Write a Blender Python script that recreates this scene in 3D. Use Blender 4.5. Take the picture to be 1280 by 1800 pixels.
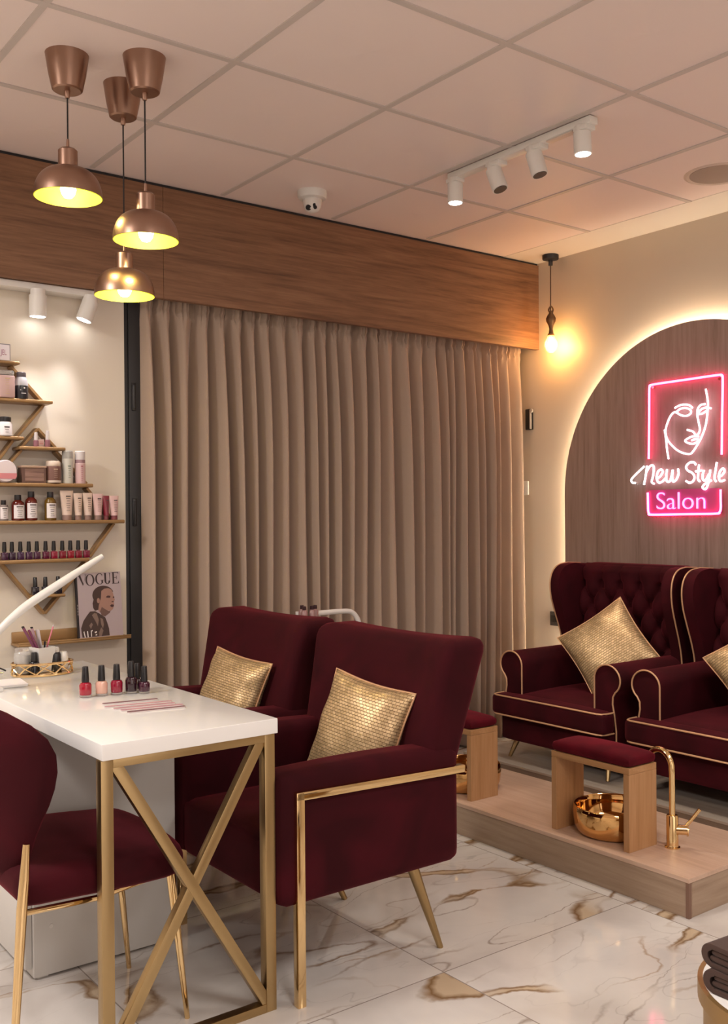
import bpy, bmesh, math, random
from mathutils import Vector, Matrix, noise
random.seed(7)
for o in list(bpy.data.objects): bpy.data.objects.remove(o)
scn = bpy.context.scene
COL = scn.collection
PI = math.pi

# ------------------------------------------------------------------ camera
cam = bpy.data.cameras.new('camera'); camo = bpy.data.objects.new('camera', cam); COL.objects.link(camo)
F, CX, CY = 1756.16, 672.08, 914.07
cam.sensor_fit = 'HORIZONTAL'; cam.sensor_width = 36.0; cam.lens = F/1280*36.0
cam.shift_x = (640-CX)/1280; cam.shift_y = (CY-900)/1280; cam.clip_start = .05
yaw, pitch, roll = 0.6575, -0.005, -0.0078
rt = Vector((math.cos(yaw), -math.sin(yaw), 0)); fw = Vector((math.sin(yaw), math.cos(yaw), 0)); up = Vector((0, 0, 1))
fw2 = fw*math.cos(pitch)+up*math.sin(pitch); up2 = -fw*math.sin(pitch)+up*math.cos(pitch)
cxv = rt*math.cos(roll)+up2*math.sin(roll); cyv = -rt*math.sin(roll)+up2*math.cos(roll)
M = Matrix((cxv, cyv, -fw2)).transposed().to_4x4(); M.translation = Vector((-4.2141, -3.9755, 1.27))
camo.matrix_world = M
scn.camera = camo

# ------------------------------------------------------------------ light and exposure
scn.view_settings.view_transform = 'Standard'; scn.view_settings.look = 'None'
scn.view_settings.gamma = 1.0; scn.view_settings.use_curve_mapping = False
scn.view_settings.exposure = 0.08
w = bpy.data.worlds.new('world'); scn.world = w; w.use_nodes = True
w.node_tree.nodes['Background'].inputs[0].default_value = (1.0, .82, .68, 1)
w.node_tree.nodes['Background'].inputs[1].default_value = .10

def area(name, loc, size, power, color, rot=(0, 0, 0), size_y=None):
    l = bpy.data.lights.new(name, 'AREA'); l.energy = power; l.color = color; l.size = size
    if size_y: l.shape = 'RECTANGLE'; l.size_y = size_y
    o = bpy.data.objects.new(name, l); COL.objects.link(o); o.location = loc; o.rotation_euler = rot
    return o
def spot(name, loc, target, power, color, angle=60, blend=.6, radius=.02):
    l = bpy.data.lights.new(name, 'SPOT'); l.energy = power; l.color = color
    l.spot_size = math.radians(angle); l.spot_blend = blend; l.shadow_soft_size = radius
    o = bpy.data.objects.new(name, l); COL.objects.link(o); o.location = loc
    d = Vector(target)-Vector(loc); o.rotation_euler = d.to_track_quat('-Z', 'Y').to_euler()
    return o
def point(name, loc, power, color, radius=.02):
    l = bpy.data.lights.new(name, 'POINT'); l.energy = power; l.color = color; l.shadow_soft_size = radius
    o = bpy.data.objects.new(name, l); COL.objects.link(o); o.location = loc
    return o
WARM = (1.0, .80, .62); NEUT = (1.0, .935, .89)
# unseen area lights added to fill the room, over and behind the photographer
area('added_ceiling_light', (-3.3, -3.9, 2.68), .6, 26, NEUT)
area('added_ceiling_light', (-5.0, -1.3, 2.68), .6, 64, NEUT)  # added key light raking along the curtain from the left
area('added_ceiling_light', (-1.3, -3.9, 2.68), .6, 24, NEUT)
area('added_ceiling_light', (-4.2, -5.8, 2.68), .6, 34, NEUT)
# unseen frontal fill light added for soft brightness, behind the photographer
area('front_fill_light', (-3.4, -6.9, 1.35), 3.2, 18, (1.0, .90, .86), (PI/2, 0, 0), 2.0)

# ------------------------------------------------------------------ materials
MATS = {}
def base(name):
    m = bpy.data.materials.new(name); m.use_nodes = True
    return m, m.node_tree, m.node_tree.nodes['Principled BSDF']
def mat(name, col, rough=.5, metal=0, **kw):
    m, t, b = base(name)
    b.inputs['Base Color'].default_value = (*col, 1); b.inputs['Roughness'].default_value = rough; b.inputs['Metallic'].default_value = metal
    for k, v in kw.items():
        key = k.replace('_', ' ')
        b.inputs[key].default_value = (*v, 1) if isinstance(v, tuple) else v
    # slight procedural grain so that no surface is perfectly uniform
    n = t.nodes.new('ShaderNodeTexNoise'); n.inputs['Scale'].default_value = 60
    c = t.nodes.new('ShaderNodeTexCoord'); t.links.new(c.outputs['Object'], n.inputs['Vector'])
    mr = t.nodes.new('ShaderNodeMapRange'); mr.inputs[3].default_value = max(rough-.04, 0); mr.inputs[4].default_value = min(rough+.04, 1)
    t.links.new(n.outputs[0], mr.inputs[0]); t.links.new(mr.outputs[0], b.inputs['Roughness'])
    MATS[name] = m
    return m
def emis(name, col, s):
    m, t, b = base(name); b.inputs['Base Color'].default_value = (*[min(1, c) for c in col], 1)
    b.inputs['Emission Color'].default_value = (*col, 1); b.inputs['Emission Strength'].default_value = s
    MATS[name] = m
    return m
def N(t, typ, **kw):
    n = t.nodes.new(typ)
    for k, v in kw.items():
        if k in ('operation', 'blend_type', 'data_type', 'noise_dimensions', 'wave_type', 'bands_direction', 'rings_direction', 'feature', 'distance', 'interpolation_type'): setattr(n, k, v)
        else: n.inputs[int(k[1:]) if k[0] == 'i' and k[1:].isdigit() else k].default_value = v
    return n
def ramp(t, stops, interp='LINEAR'):
    r = t.nodes.new('ShaderNodeValToRGB'); r.color_ramp.interpolation = interp
    e = r.color_ramp.elements
    while len(e) < len(stops): e.new(.5)
    for k, (p, c) in enumerate(stops):
        e[k].position = p; e[k].color = (*c, 1) if len(c) == 3 else c
    return r
def wood(name, c1, c2, c3, axis='x', rough=.45, scale=1.0, contrast=1.0):
    m, t, b = base(name); L = t.links.new
    co = N(t, 'ShaderNodeTexCoord'); mp = N(t, 'ShaderNodeMapping')
    s = {'x': (.8, 17, 17), 'y': (17, .8, 17), 'z': (17, 17, .8)}[axis]
    mp.inputs['Scale'].default_value = [v*scale for v in s]
    L(co.outputs['Object'], mp.inputs['Vector'])
    n1 = N(t, 'ShaderNodeTexNoise', Scale=1.0, Detail=6.0, Roughness=.6, Distortion=1.4); L(mp.outputs[0], n1.inputs['Vector'])
    n2 = N(t, 'ShaderNodeTexNoise', Scale=5.0, Detail=4.0, Roughness=.7); L(mp.outputs[0], n2.inputs['Vector'])
    add = N(t, 'ShaderNodeMath', operation='MULTIPLY_ADD'); L(n2.outputs[0], add.inputs[0]); add.inputs[1].default_value = .45
    mul = N(t, 'ShaderNodeMath', operation='MULTIPLY'); L(n1.outputs[0], mul.inputs[0]); mul.inputs[1].default_value = .65
    L(mul.outputs[0], add.inputs[2])
    lo, hi = .5-.17/contrast, .5+.17/contrast
    r = ramp(t, [(lo, c1), (.52, c2), (hi+.04, c3)]); L(add.outputs[0], r.inputs[0])
    L(r.outputs[0], b.inputs['Base Color'])
    b.inputs['Roughness'].default_value = rough
    bp = N(t, 'ShaderNodeBump', Strength=.06, Distance=.002); L(n2.outputs[0], bp.inputs['Height']); L(bp.outputs[0], b.inputs['Normal'])
    MATS[name] = m
    return m
def brushed(name, col, rough=.3, scale=(3, 3, 200)):
    m, t, b = base(name); L = t.links.new
    co = N(t, 'ShaderNodeTexCoord'); mp = N(t, 'ShaderNodeMapping'); mp.inputs['Scale'].default_value = scale
    L(co.outputs['Object'], mp.inputs['Vector'])
    n = N(t, 'ShaderNodeTexNoise', Scale=6.0, Detail=3.0); L(mp.outputs[0], n.inputs['Vector'])
    mr = N(t, 'ShaderNodeMapRange'); mr.inputs[3].default_value = rough-.08; mr.inputs[4].default_value = rough+.1
    L(n.outputs[0], mr.inputs[0]); L(mr.outputs[0], b.inputs['Roughness'])
    b.inputs['Base Color'].default_value = (*col, 1); b.inputs['Metallic'].default_value = 1
    MATS[name] = m
    return m
def velvet(name, col, sheen=(.9, .25, .35), sw=.35):
    m, t, b = base(name); L = t.links.new
    co = N(t, 'ShaderNodeTexCoord')
    n = N(t, 'ShaderNodeTexNoise', Scale=5.0, Detail=2.0, Roughness=.5, Distortion=.7); L(co.outputs['Object'], n.inputs['Vector'])
    r = ramp(t, [(.38, tuple(c*.78 for c in col)), (.66, tuple(c*1.35 for c in col))]); L(n.outputs[0], r.inputs[0])
    L(r.outputs[0], b.inputs['Base Color'])
    b.inputs['Roughness'].default_value = .85; b.inputs['Specular IOR Level'].default_value = .15
    b.inputs['Sheen Weight'].default_value = sw; b.inputs['Sheen Tint'].default_value = (*sheen, 1); b.inputs['Sheen Roughness'].default_value = .35
    f = N(t, 'ShaderNodeTexNoise', Scale=900.0); L(co.outputs['Object'], f.inputs['Vector'])
    bp = N(t, 'ShaderNodeBump', Strength=.15, Distance=.001); L(f.outputs[0], bp.inputs['Height']); L(bp.outputs[0], b.inputs['Normal'])
    MATS[name] = m
    return m
VELVET = velvet('burgundy_velvet', (.036, .0018, .0046), (.85, .10, .15), .22)
VELVET_RED = velvet('red_velvet', (.085, .002, .008), (.9, .12, .2), .2)
GOLD = brushed('brushed_gold', (.43, .305, .15), .34)
GOLDP = mat('polished_gold', (.80, .58, .30), .10, 1)
BOWLG = mat('bowl_gold', (.80, .49, .20), .07, 1)
GOLDS = mat('satin_gold_paint', (.36, .22, .085), .42, .55)
COPPER = brushed('brushed_copper', (.36, .225, .165), .34, (40, 40, 1))
PIPING = mat('gold_piping', (.62, .36, .20), .45, .3)
BLACK = mat('black_plastic', (.012, .011, .012), .3)
BLACKM = mat('black_metal', (.02, .02, .022), .45)
WHITE = mat('white_plastic', (.74, .72, .69), .35)
WHITEM = mat('white_enamel', (.80, .78, .74), .4)
LACQ = mat('white_lacquer', (.86, .85, .83), .11, IOR=1.38)
CABW = mat('white_cabinet_board', (.62, .60, .57), .4)
GLASSY = mat('clear_plastic', (.9, .88, .86), .1, Transmission_Weight=.8)
PEL = wood('walnut_pelmet', (.10, .045, .022), (.20, .098, .050), (.28, .145, .078), 'x', .5, 1.35, 1.15)
ARCHW = wood('grey_oak_panel', (.24, .165, .135), (.37, .26, .22), (.44, .325, .28), 'z', .55, .9, 1.1)
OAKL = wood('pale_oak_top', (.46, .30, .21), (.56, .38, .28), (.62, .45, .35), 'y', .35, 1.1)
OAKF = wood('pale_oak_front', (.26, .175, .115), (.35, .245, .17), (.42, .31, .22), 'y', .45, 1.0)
OAKS = wood('honey_oak', (.33, .165, .065), (.43, .225, .098), (.50, .28, .135), 'z', .4, 1.2)
OAKH = wood('honey_oak_beam', (.33, .165, .065), (.43, .225, .098), (.50, .28, .135), 'y', .4, 1.2)
SHELFG = mat('antique_gold_shelf', (.34, .20, .085), .4, .35)

def plaster(name, col, bump=.05):
    m, t, b = base(name); L = t.links.new
    co = N(t, 'ShaderNodeTexCoord'); n = N(t, 'ShaderNodeTexNoise', Scale=140.0, Detail=3.0); L(co.outputs['Object'], n.inputs['Vector'])
    bp = N(t, 'ShaderNodeBump', Strength=bump, Distance=.003); L(n.outputs[0], bp.inputs['Height']); L(bp.outputs[0], b.inputs['Normal'])
    n2 = N(t, 'ShaderNodeTexNoise', Scale=1.2); L(co.outputs['Object'], n2.inputs['Vector'])
    r = ramp(t, [(.3, tuple(c*.97 for c in col)), (.7, col)]); L(n2.outputs[0], r.inputs[0]); L(r.outputs[0], b.inputs['Base Color'])
    b.inputs['Roughness'].default_value = .42
    MATS[name] = m
    return m
WALLR = plaster('cream_wall_paint', (.64, .55, .45))
WALLB = plaster('beige_wall_paint', (.76, .685, .585))
WALLO = plaster('other_wall_paint', (.74, .68, .62))
CEILP = plaster('ceiling_border_paint', (.82, .76, .69))

def ceiling_mat():
    m, t, b = base('ceiling_tile'); L = t.links.new
    co = N(t, 'ShaderNodeTexCoord'); sx = N(t, 'ShaderNodeSeparateXYZ'); L(co.outputs['Object'], sx.inputs[0])
    def cell(sock, o):   # coordinate inside the tile, -0.3 .. 0.3
        a = N(t, 'ShaderNodeMath', operation='SUBTRACT'); L(sock, a.inputs[0]); a.inputs[1].default_value = o
        m_ = N(t, 'ShaderNodeMath', operation='FLOORED_MODULO'); L(a.outputs[0], m_.inputs[0]); m_.inputs[1].default_value = .6
        s = N(t, 'ShaderNodeMath', operation='SUBTRACT'); L(m_.outputs[0], s.inputs[0]); s.inputs[1].default_value = .3
        return s.outputs[0]
    u = cell(sx.outputs[0], -.845); v = cell(sx.outputs[1], -.603)
    ang = N(t, 'ShaderNodeMath', operation='ARCTAN2'); L(v, ang.inputs[0]); L(u, ang.inputs[1])
    mu = N(t, 'ShaderNodeMath', operation='MULTIPLY'); L(ang.outputs[0], mu.inputs[0]); mu.inputs[1].default_value = 4
    sn = N(t, 'ShaderNodeMath', operation='SINE'); L(mu.outputs[0], sn.inputs[0])
    cv = N(t, 'ShaderNodeCombineXYZ'); L(u, cv.inputs[0]); L(v, cv.inputs[1])
    ln = N(t, 'ShaderNodeVectorMath', operation='LENGTH'); L(cv.outputs[0], ln.inputs[0])
    ra = N(t, 'ShaderNodeMapRange'); L(ln.outputs['Value'], ra.inputs[0]); ra.inputs[1].default_value = .0; ra.inputs[2].default_value = .28; ra.inputs[3].default_value = 1; ra.inputs[4].default_value = 0
    pr = N(t, 'ShaderNodeMath', operation='MULTIPLY'); L(sn.outputs[0], pr.inputs[0]); L(ra.outputs[0], pr.inputs[1])
    b1 = N(t, 'ShaderNodeBump', Strength=.06, Distance=.02); L(pr.outputs[0], b1.inputs['Height'])
    nn = N(t, 'ShaderNodeTexNoise', Scale=260.0, Detail=2.0); L(co.outputs['Object'], nn.inputs['Vector'])
    b2 = N(t, 'ShaderNodeBump', Strength=.10, Distance=.002); L(nn.outputs[0], b2.inputs['Height']); L(b1.outputs[0], b2.inputs['Normal']); L(b2.outputs[0], b.inputs['Normal'])
    b.inputs['Base Color'].default_value = (.86, .74, .70, 1); b.inputs['Roughness'].default_value = .55
    return m
CEIL = ceiling_mat()
GRID = mat('ceiling_grid_bar', (.60, .53, .49), .5)

def marble():
    m, t, b = base('calacatta_marble_tiles'); L = t.links.new
    co = N(t, 'ShaderNodeTexCoord'); sx = N(t, 'ShaderNodeSeparateXYZ'); L(co.outputs['Object'], sx.inputs[0])
    T = .785
    def cell(sock, o):
        a = N(t, 'ShaderNodeMath', operation='SUBTRACT'); L(sock, a.inputs[0]); a.inputs[1].default_value = o
        d = N(t, 'ShaderNodeMath', operation='DIVIDE'); L(a.outputs[0], d.inputs[0]); d.inputs[1].default_value = T
        f = N(t, 'ShaderNodeMath', operation='FLOOR'); L(d.outputs[0], f.inputs[0])
        r = N(t, 'ShaderNodeMath', operation='SUBTRACT'); L(d.outputs[0], r.inputs[0]); L(f.outputs[0], r.inputs[1])
        s = N(t, 'ShaderNodeMath', operation='SUBTRACT'); L(r.outputs[0], s.inputs[0]); s.inputs[1].default_value = .5
        ab = N(t, 'ShaderNodeMath', operation='ABSOLUTE'); L(s.outputs[0], ab.inputs[0])
        return f.outputs[0], ab.outputs[0]
    fx, ax = cell(sx.outputs[0], -1.611); fy, ay = cell(sx.outputs[1], -1.885)
    mx = N(t, 'ShaderNodeMath', operation='MAXIMUM'); L(ax, mx.inputs[0]); L(ay, mx.inputs[1])
    gr = N(t, 'ShaderNodeMath', operation='GREATER_THAN'); L(mx.outputs[0], gr.inputs[0]); gr.inputs[1].default_value = .5-.0018/T
    cb = N(t, 'ShaderNodeCombineXYZ'); L(fx, cb.inputs[0]); L(fy, cb.inputs[1])
    wn = N(t, 'ShaderNodeTexWhiteNoise'); L(cb.outputs[0], wn.inputs['Vector'])
    ofs = N(t, 'ShaderNodeVectorMath', operation='SCALE'); L(wn.outputs['Color'], ofs.inputs[0]); ofs.inputs['Scale'].default_value = 14
    ad = N(t, 'ShaderNodeVectorMath', operation='ADD'); L(co.outputs['Object'], ad.inputs[0]); L(ofs.outputs[0], ad.inputs[1])
    wob = N(t, 'ShaderNodeTexNoise', Scale=7.0, Detail=4.0, Roughness=.6); L(ad.outputs[0], wob.inputs['Vector'])
    ws = N(t, 'ShaderNodeVectorMath', operation='SCALE'); L(wob.outputs['Color'], ws.inputs[0]); ws.inputs['Scale'].default_value = .07
    wa = N(t, 'ShaderNodeVectorMath', operation='ADD'); L(ad.outputs[0], wa.inputs[0]); L(ws.outputs[0], wa.inputs[1])
    wid = N(t, 'ShaderNodeTexNoise', Scale=4.5, Detail=3.0); L(ad.outputs[0], wid.inputs['Vector'])
    def vein(scale, width, ang, seed, soft, lo=.44, ring=False, vary=1.0):
        """thin line where a stretched noise crosses its mean; fades in and out along its length"""
        mp = N(t, 'ShaderNodeMapping'); L(wa.outputs[0], mp.inputs['Vector']); mp.inputs['Rotation'].default_value = (0, 0, ang); mp.inputs['Scale'].default_value = (.8, 2.4, 1); mp.inputs['Location'].default_value = (seed, seed*.7, 0)
        n = N(t, 'ShaderNodeTexNoise', Scale=scale, Detail=1.5, Roughness=.45, Distortion=.25); L(mp.outputs[0], n.inputs['Vector'])
        s = N(t, 'ShaderNodeMath', operation='SUBTRACT'); L(n.outputs[0], s.inputs[0]); s.inputs[1].default_value = .5
        ab = N(t, 'ShaderNodeMath', operation='ABSOLUTE'); L(s.outputs[0], ab.inputs[0])
        wv = N(t, 'ShaderNodeMapRange'); L(wid.outputs[0], wv.inputs[0]); wv.inputs[1].default_value = .35; wv.inputs[2].default_value = .65; wv.inputs[3].default_value = -soft*.6*vary; wv.inputs[4].default_value = width*1.3*vary
        d = N(t, 'ShaderNodeMath', operation='SUBTRACT'); L(ab.outputs[0], d.inputs[0]); L(wv.outputs[0], d.inputs[1])
        r = N(t, 'ShaderNodeMapRange')
        if ring:
            a2_ = N(t, 'ShaderNodeMath', operation='ABSOLUTE'); L(d.outputs[0], a2_.inputs[0]); L(a2_.outputs[0], r.inputs[0])
        else: L(d.outputs[0], r.inputs[0])
        r.inputs[1].default_value = 0; r.inputs[2].default_value = soft; r.inputs[3].default_value = 1; r.inputs[4].default_value = 0
        g = N(t, 'ShaderNodeTexNoise', Scale=1.7, Detail=2.0); a2 = N(t, 'ShaderNodeVectorMath', operation='ADD'); L(ad.outputs[0], a2.inputs[0]); a2.inputs[1].default_value = (seed*3, 5, 0); L(a2.outputs[0], g.inputs['Vector'])
        gm = N(t, 'ShaderNodeMapRange'); L(g.outputs[0], gm.inputs[0]); gm.inputs[1].default_value = lo; gm.inputs[2].default_value = lo+.10
        p = N(t, 'ShaderNodeMath', operation='MULTIPLY'); L(r.outputs[0], p.inputs[0]); L(gm.outputs[0], p.inputs[1])
        return p.outputs[0]
    def mix(a, col, f, amt=1.0):
        x = t.nodes.new('ShaderNodeMix'); x.data_type = 'RGBA'
        mm = N(t, 'ShaderNodeMath', operation='MULTIPLY'); L(f, mm.inputs[0]); mm.inputs[1].default_value = amt; L(mm.outputs[0], x.inputs[0])
        if isinstance(a, tuple): x.inputs[6].default_value = (*a, 1)
        else: L(a, x.inputs[6])
        x.inputs[7].default_value = (*col, 1)
        return x.outputs[2]
    cl = N(t, 'ShaderNodeTexNoise', Scale=2.2, Detail=4.0, Distortion=.6); L(ad.outputs[0], cl.inputs['Vector'])
    cr = ramp(t, [(.35, (.56, .52, .49)), (.62, (.70, .67, .63))]); L(cl.outputs[0], cr.inputs[0])
    c = cr.outputs[0]
    c = mix(c, (.46, .41, .37), vein(.7, .000, .3, 4.4, .07, .46), .45)            # soft grey clouds
    c = mix(c, (.52, .37, .20), vein(.62, .012, .55, 3.1, .006, .43), .75)          # tan core of the wide veins
    c = mix(c, (.17, .085, .03), vein(.62, .012, .55, 3.1, .007, .43, True), .9)    # dark rims of the wide veins
    c = mix(c, (.22, .12, .055), vein(1.15, .002, .15, 8.3, .009, .42), .9)
    c = mix(c, (.20, .14, .10), vein(1.8, .001, .9, 15.2, .008, .46), .75)
    c = mix(c, (.34, .22, .12), vein(1.9, .002, -.5, 27.2, .008, .50), .7)
    c = mix(c, (.30, .27, .25), vein(3.6, .000, .5, 22.7, .012, .48), .4)
    c = mix(c, (.30, .26, .23), gr.outputs[0], 1)
    L(c, b.inputs['Base Color'])
    b.inputs['Roughness'].default_value = .07; b.inputs['IOR'].default_value = 1.52
    return m
MARBLE = marble()

def fabric(name, col, scale=500, rough=.9, sheen=.2):
    m, t, b = base(name); L = t.links.new
    co = N(t, 'ShaderNodeTexCoord'); n = N(t, 'ShaderNodeTexNoise', Scale=float(scale), Detail=2.0); L(co.outputs['Object'], n.inputs['Vector'])
    r = ramp(t, [(.3, tuple(c*.93 for c in col)), (.7, col)]); L(n.outputs[0], r.inputs[0]); L(r.outputs[0], b.inputs['Base Color'])
    bp = N(t, 'ShaderNodeBump', Strength=.2, Distance=.001); L(n.outputs[0], bp.inputs['Height']); L(bp.outputs[0], b.inputs['Normal'])
    b.inputs['Roughness'].default_value = rough; b.inputs['Sheen Weight'].default_value = sheen
    MATS[name] = m
    return m
CURT = fabric('taupe_curtain_cloth', (.43, .32, .245))
TOWEL = fabric('brown_terry', (.060, .030, .022), 260, .95, .12)

def pillow_mat():
    m, t, b = base('gold_woven_brocade'); L = t.links.new
    co = N(t, 'ShaderNodeTexCoord'); mp = N(t, 'ShaderNodeMapping'); mp.inputs['Scale'].default_value = (13, 8.5, 1); L(co.outputs['UV'], mp.inputs['Vector'])
    br = t.nodes.new('ShaderNodeTexBrick'); L(mp.outputs[0], br.inputs['Vector'])
    br.inputs['Scale'].default_value = 1.0; br.inputs['Mortar Size'].default_value = .035; br.inputs['Mortar Smooth'].default_value = .8
    br.inputs['Color1'].default_value = (.72, .52, .29, 1); br.inputs['Color2'].default_value = (.50, .35, .18, 1); br.inputs['Mortar'].default_value = (.22, .14, .07, 1)
    L(br.outputs['Color'], b.inputs['Base Color'])
    bp = N(t, 'ShaderNodeBump', Strength=.5, Distance=.002); bp.invert = True; L(br.outputs['Fac'], bp.inputs['Height'])
    n = N(t, 'ShaderNodeTexNoise', Scale=7.0, Detail=2.0); L(co.outputs['Object'], n.inputs['Vector'])
    bp2 = N(t, 'ShaderNodeBump', Strength=.5, Distance=.012); L(n.outputs[0], bp2.inputs['Height']); L(bp2.outputs[0], bp.inputs['Normal']); L(bp.outputs[0], b.inputs['Normal'])
    b.inputs['Metallic'].default_value = .55; b.inputs['Roughness'].default_value = .42
    return m
BROCADE = pillow_mat()

# ------------------------------------------------------------------ mesh builder
class B:
    def __init__(s): s.bm = bmesh.new()
    def box(s, x0, x1, y0, y1, z0, z1, bev=0, seg=2, mtx=None):
        r = bmesh.ops.create_cube(s.bm, size=1); vs = r['verts']
        bmesh.ops.scale(s.bm, vec=(abs(x1-x0), abs(y1-y0), abs(z1-z0)), verts=vs)
        bmesh.ops.translate(s.bm, vec=((x0+x1)/2, (y0+y1)/2, (z0+z1)/2), verts=vs)
        if bev:
            es = list({e for v in vs for e in v.link_edges})
            q = bmesh.ops.bevel(s.bm, geom=es, offset=bev, segments=seg, affect='EDGES', profile=.5)
            vs = list({v for f in q['faces'] for v in f.verts} | {v for v in vs if v.is_valid})
        if mtx: bmesh.ops.transform(s.bm, matrix=mtx, verts=vs)
        return s
    def bar(s, p0, p1, wd, ht, upv=(0, 0, 1), bev=0, ext=0):
        p0, p1 = Vector(p0), Vector(p1); d = (p1-p0).normalized(); p0 = p0-d*ext; p1 = p1+d*ext
        u = Vector(upv); side = d.cross(u).normalized(); u = side.cross(d).normalized()
        m = Matrix((d, side, u)).transposed().to_4x4(); m.translation = (p0+p1)/2
        L = (p1-p0).length
        return s.box(-L/2, L/2, -wd/2, wd/2, -ht/2, ht/2, bev, 2, m)
    def tube(s, pts, r, n=12, closed=False, caps=True):
        pts = [Vector(p) for p in pts]; m = len(pts)
        rs = r if isinstance(r, (list, tuple)) else [r]*m
        rings = []; prev = None
        for i, p in enumerate(pts):
            a = pts[(i-1) % m] if (closed or i > 0) else p; c = pts[(i+1) % m] if (closed or i < m-1) else p
            d = (c-a).normalized()
            if prev is None:
                ref = Vector((0, 0, 1)) if abs(d.z) < .9 else Vector((1, 0, 0)); u = d.cross(ref).normalized()
            else:
                u = (prev-d*prev.dot(d)); u = u.normalized() if u.length > 1e-6 else d.orthogonal().normalized()
            prev = u; v = d.cross(u)
            rings.append([s.bm.verts.new(p+(u*math.cos(2*PI*k/n)+v*math.sin(2*PI*k/n))*rs[i]) for k in range(n)])
        for i in range(m if closed else m-1):
            A, C = rings[i], rings[(i+1) % m]
            for k in range(n): s.bm.faces.new((A[k], A[(k+1) % n], C[(k+1) % n], C[k]))
        if caps and not closed:
            s.bm.faces.new(rings[0][::-1]); s.bm.faces.new(rings[-1])
        return s
    def lathe(s, prof, c=(0, 0, 0), n=32, mtx=None, caps=True, sx=1, sy=1):
        new = []
        rings = []
        for (r, z) in prof:
            if r < 1e-5: v = s.bm.verts.new((c[0], c[1], c[2]+z)); rings.append([v]); new.append(v)
            else:
                ring = [s.bm.verts.new((c[0]+sx*r*math.cos(2*PI*k/n), c[1]+sy*r*math.sin(2*PI*k/n), c[2]+z)) for k in range(n)]
                rings.append(ring); new += ring
        for A, C in zip(rings, rings[1:]):
            if len(A) == 1 and len(C) == 1: continue
            for k in range(n):
                if len(A) == 1: s.bm.faces.new((A[0], C[(k+1) % n], C[k]))
                elif len(C) == 1: s.bm.faces.new((A[k], A[(k+1) % n], C[0]))
                else: s.bm.faces.new((A[k], A[(k+1) % n], C[(k+1) % n], C[k]))
        if caps:
            if len(rings[0]) > 1: s.bm.faces.new(rings[0][::-1])
            if len(rings[-1]) > 1: s.bm.faces.new(rings[-1])
        if mtx: bmesh.ops.transform(s.bm, matrix=mtx, verts=new)
        return s
    def cyl(s, p0, p1, r0, r1=None, n=20):
        return s.tube([p0, p1], [r0, r0 if r1 is None else r1], n)
    def prism(s, poly, to3, t0, t1, bev=0):
        """poly: 2-D outline; to3(a, b, t) gives a 3-D point"""
        A = [s.bm.verts.new(to3(a, b, t0)) for a, b in poly]; C = [s.bm.verts.new(to3(a, b, t1)) for a, b in poly]
        f1 = s.bm.faces.new(A[::-1]); f2 = s.bm.faces.new(C); n = len(poly)
        for k in range(n): s.bm.faces.new((A[k], A[(k+1) % n], C[(k+1) % n], C[k]))
        if bev:
            es = list(f1.edges)+list(f2.edges)
            bmesh.ops.bevel(s.bm, geom=es, offset=bev, segments=3, affect='EDGES', profile=.5)
        return s
    def grid(s, fn, nu, nv, cu=False, uv=False):
        V = [[s.bm.verts.new(fn(i/(nu if cu else nu), j/nv)) for j in range(nv+1)] for i in range(nu if cu else nu+1)]
        lay = s.bm.loops.layers.uv.verify() if uv else None
        for i in range(nu):
            for j in range(nv):
                i2 = (i+1) % nu if cu else i+1
                f = s.bm.faces.new((V[i][j], V[i2][j], V[i2][j+1], V[i][j+1]))
                if uv:
                    for lp, q in zip(f.loops, ((i, j), (i+1, j), (i+1, j+1), (i, j+1))): lp[lay].uv = (q[0]/nu, q[1]/nv)
        return s
    def soft(s, x0, x1, y0, y1, z0, z1, r=.03, cuts=8, fn=None):
        """upholstered block: a densely divided box whose corners are rounded, optionally reshaped by fn"""
        t = bmesh.new(); bmesh.ops.create_cube(t, size=1)
        bmesh.ops.subdivide_edges(t, edges=t.edges[:], cuts=cuts, use_grid_fill=True)
        hx, hy, hz = (x1-x0)/2, (y1-y0)/2, (z1-z0)/2; c = Vector(((x0+x1)/2, (y0+y1)/2, (z0+z1)/2))
        mp = {}
        for v in t.verts:
            p = Vector((v.co.x*2, v.co.y*2, v.co.z*2))
            # push grid lines towards the edges so the rounding has vertices
            q = Vector([math.copysign(1-(1-abs(a))**1.25, a) for a in p])
            P = Vector((q.x*hx, q.y*hy, q.z*hz))
            inn = Vector((max(-hx+r, min(hx-r, P.x)), max(-hy+r, min(hy-r, P.y)), max(-hz+r, min(hz-r, P.z))))
            d = P-inn
            if d.length > 1e-9:
                # corner/edge cell: project on the rounding
                m_ = max(abs(d.x), abs(d.y), abs(d.z)); P = inn+d.normalized()*m_
            P = P+c
            if fn: P = fn(P)
            mp[v.index] = s.bm.verts.new(P)
        for f in t.faces: s.bm.faces.new([mp[v.index] for v in f.verts])
        t.free()
        return s

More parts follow.
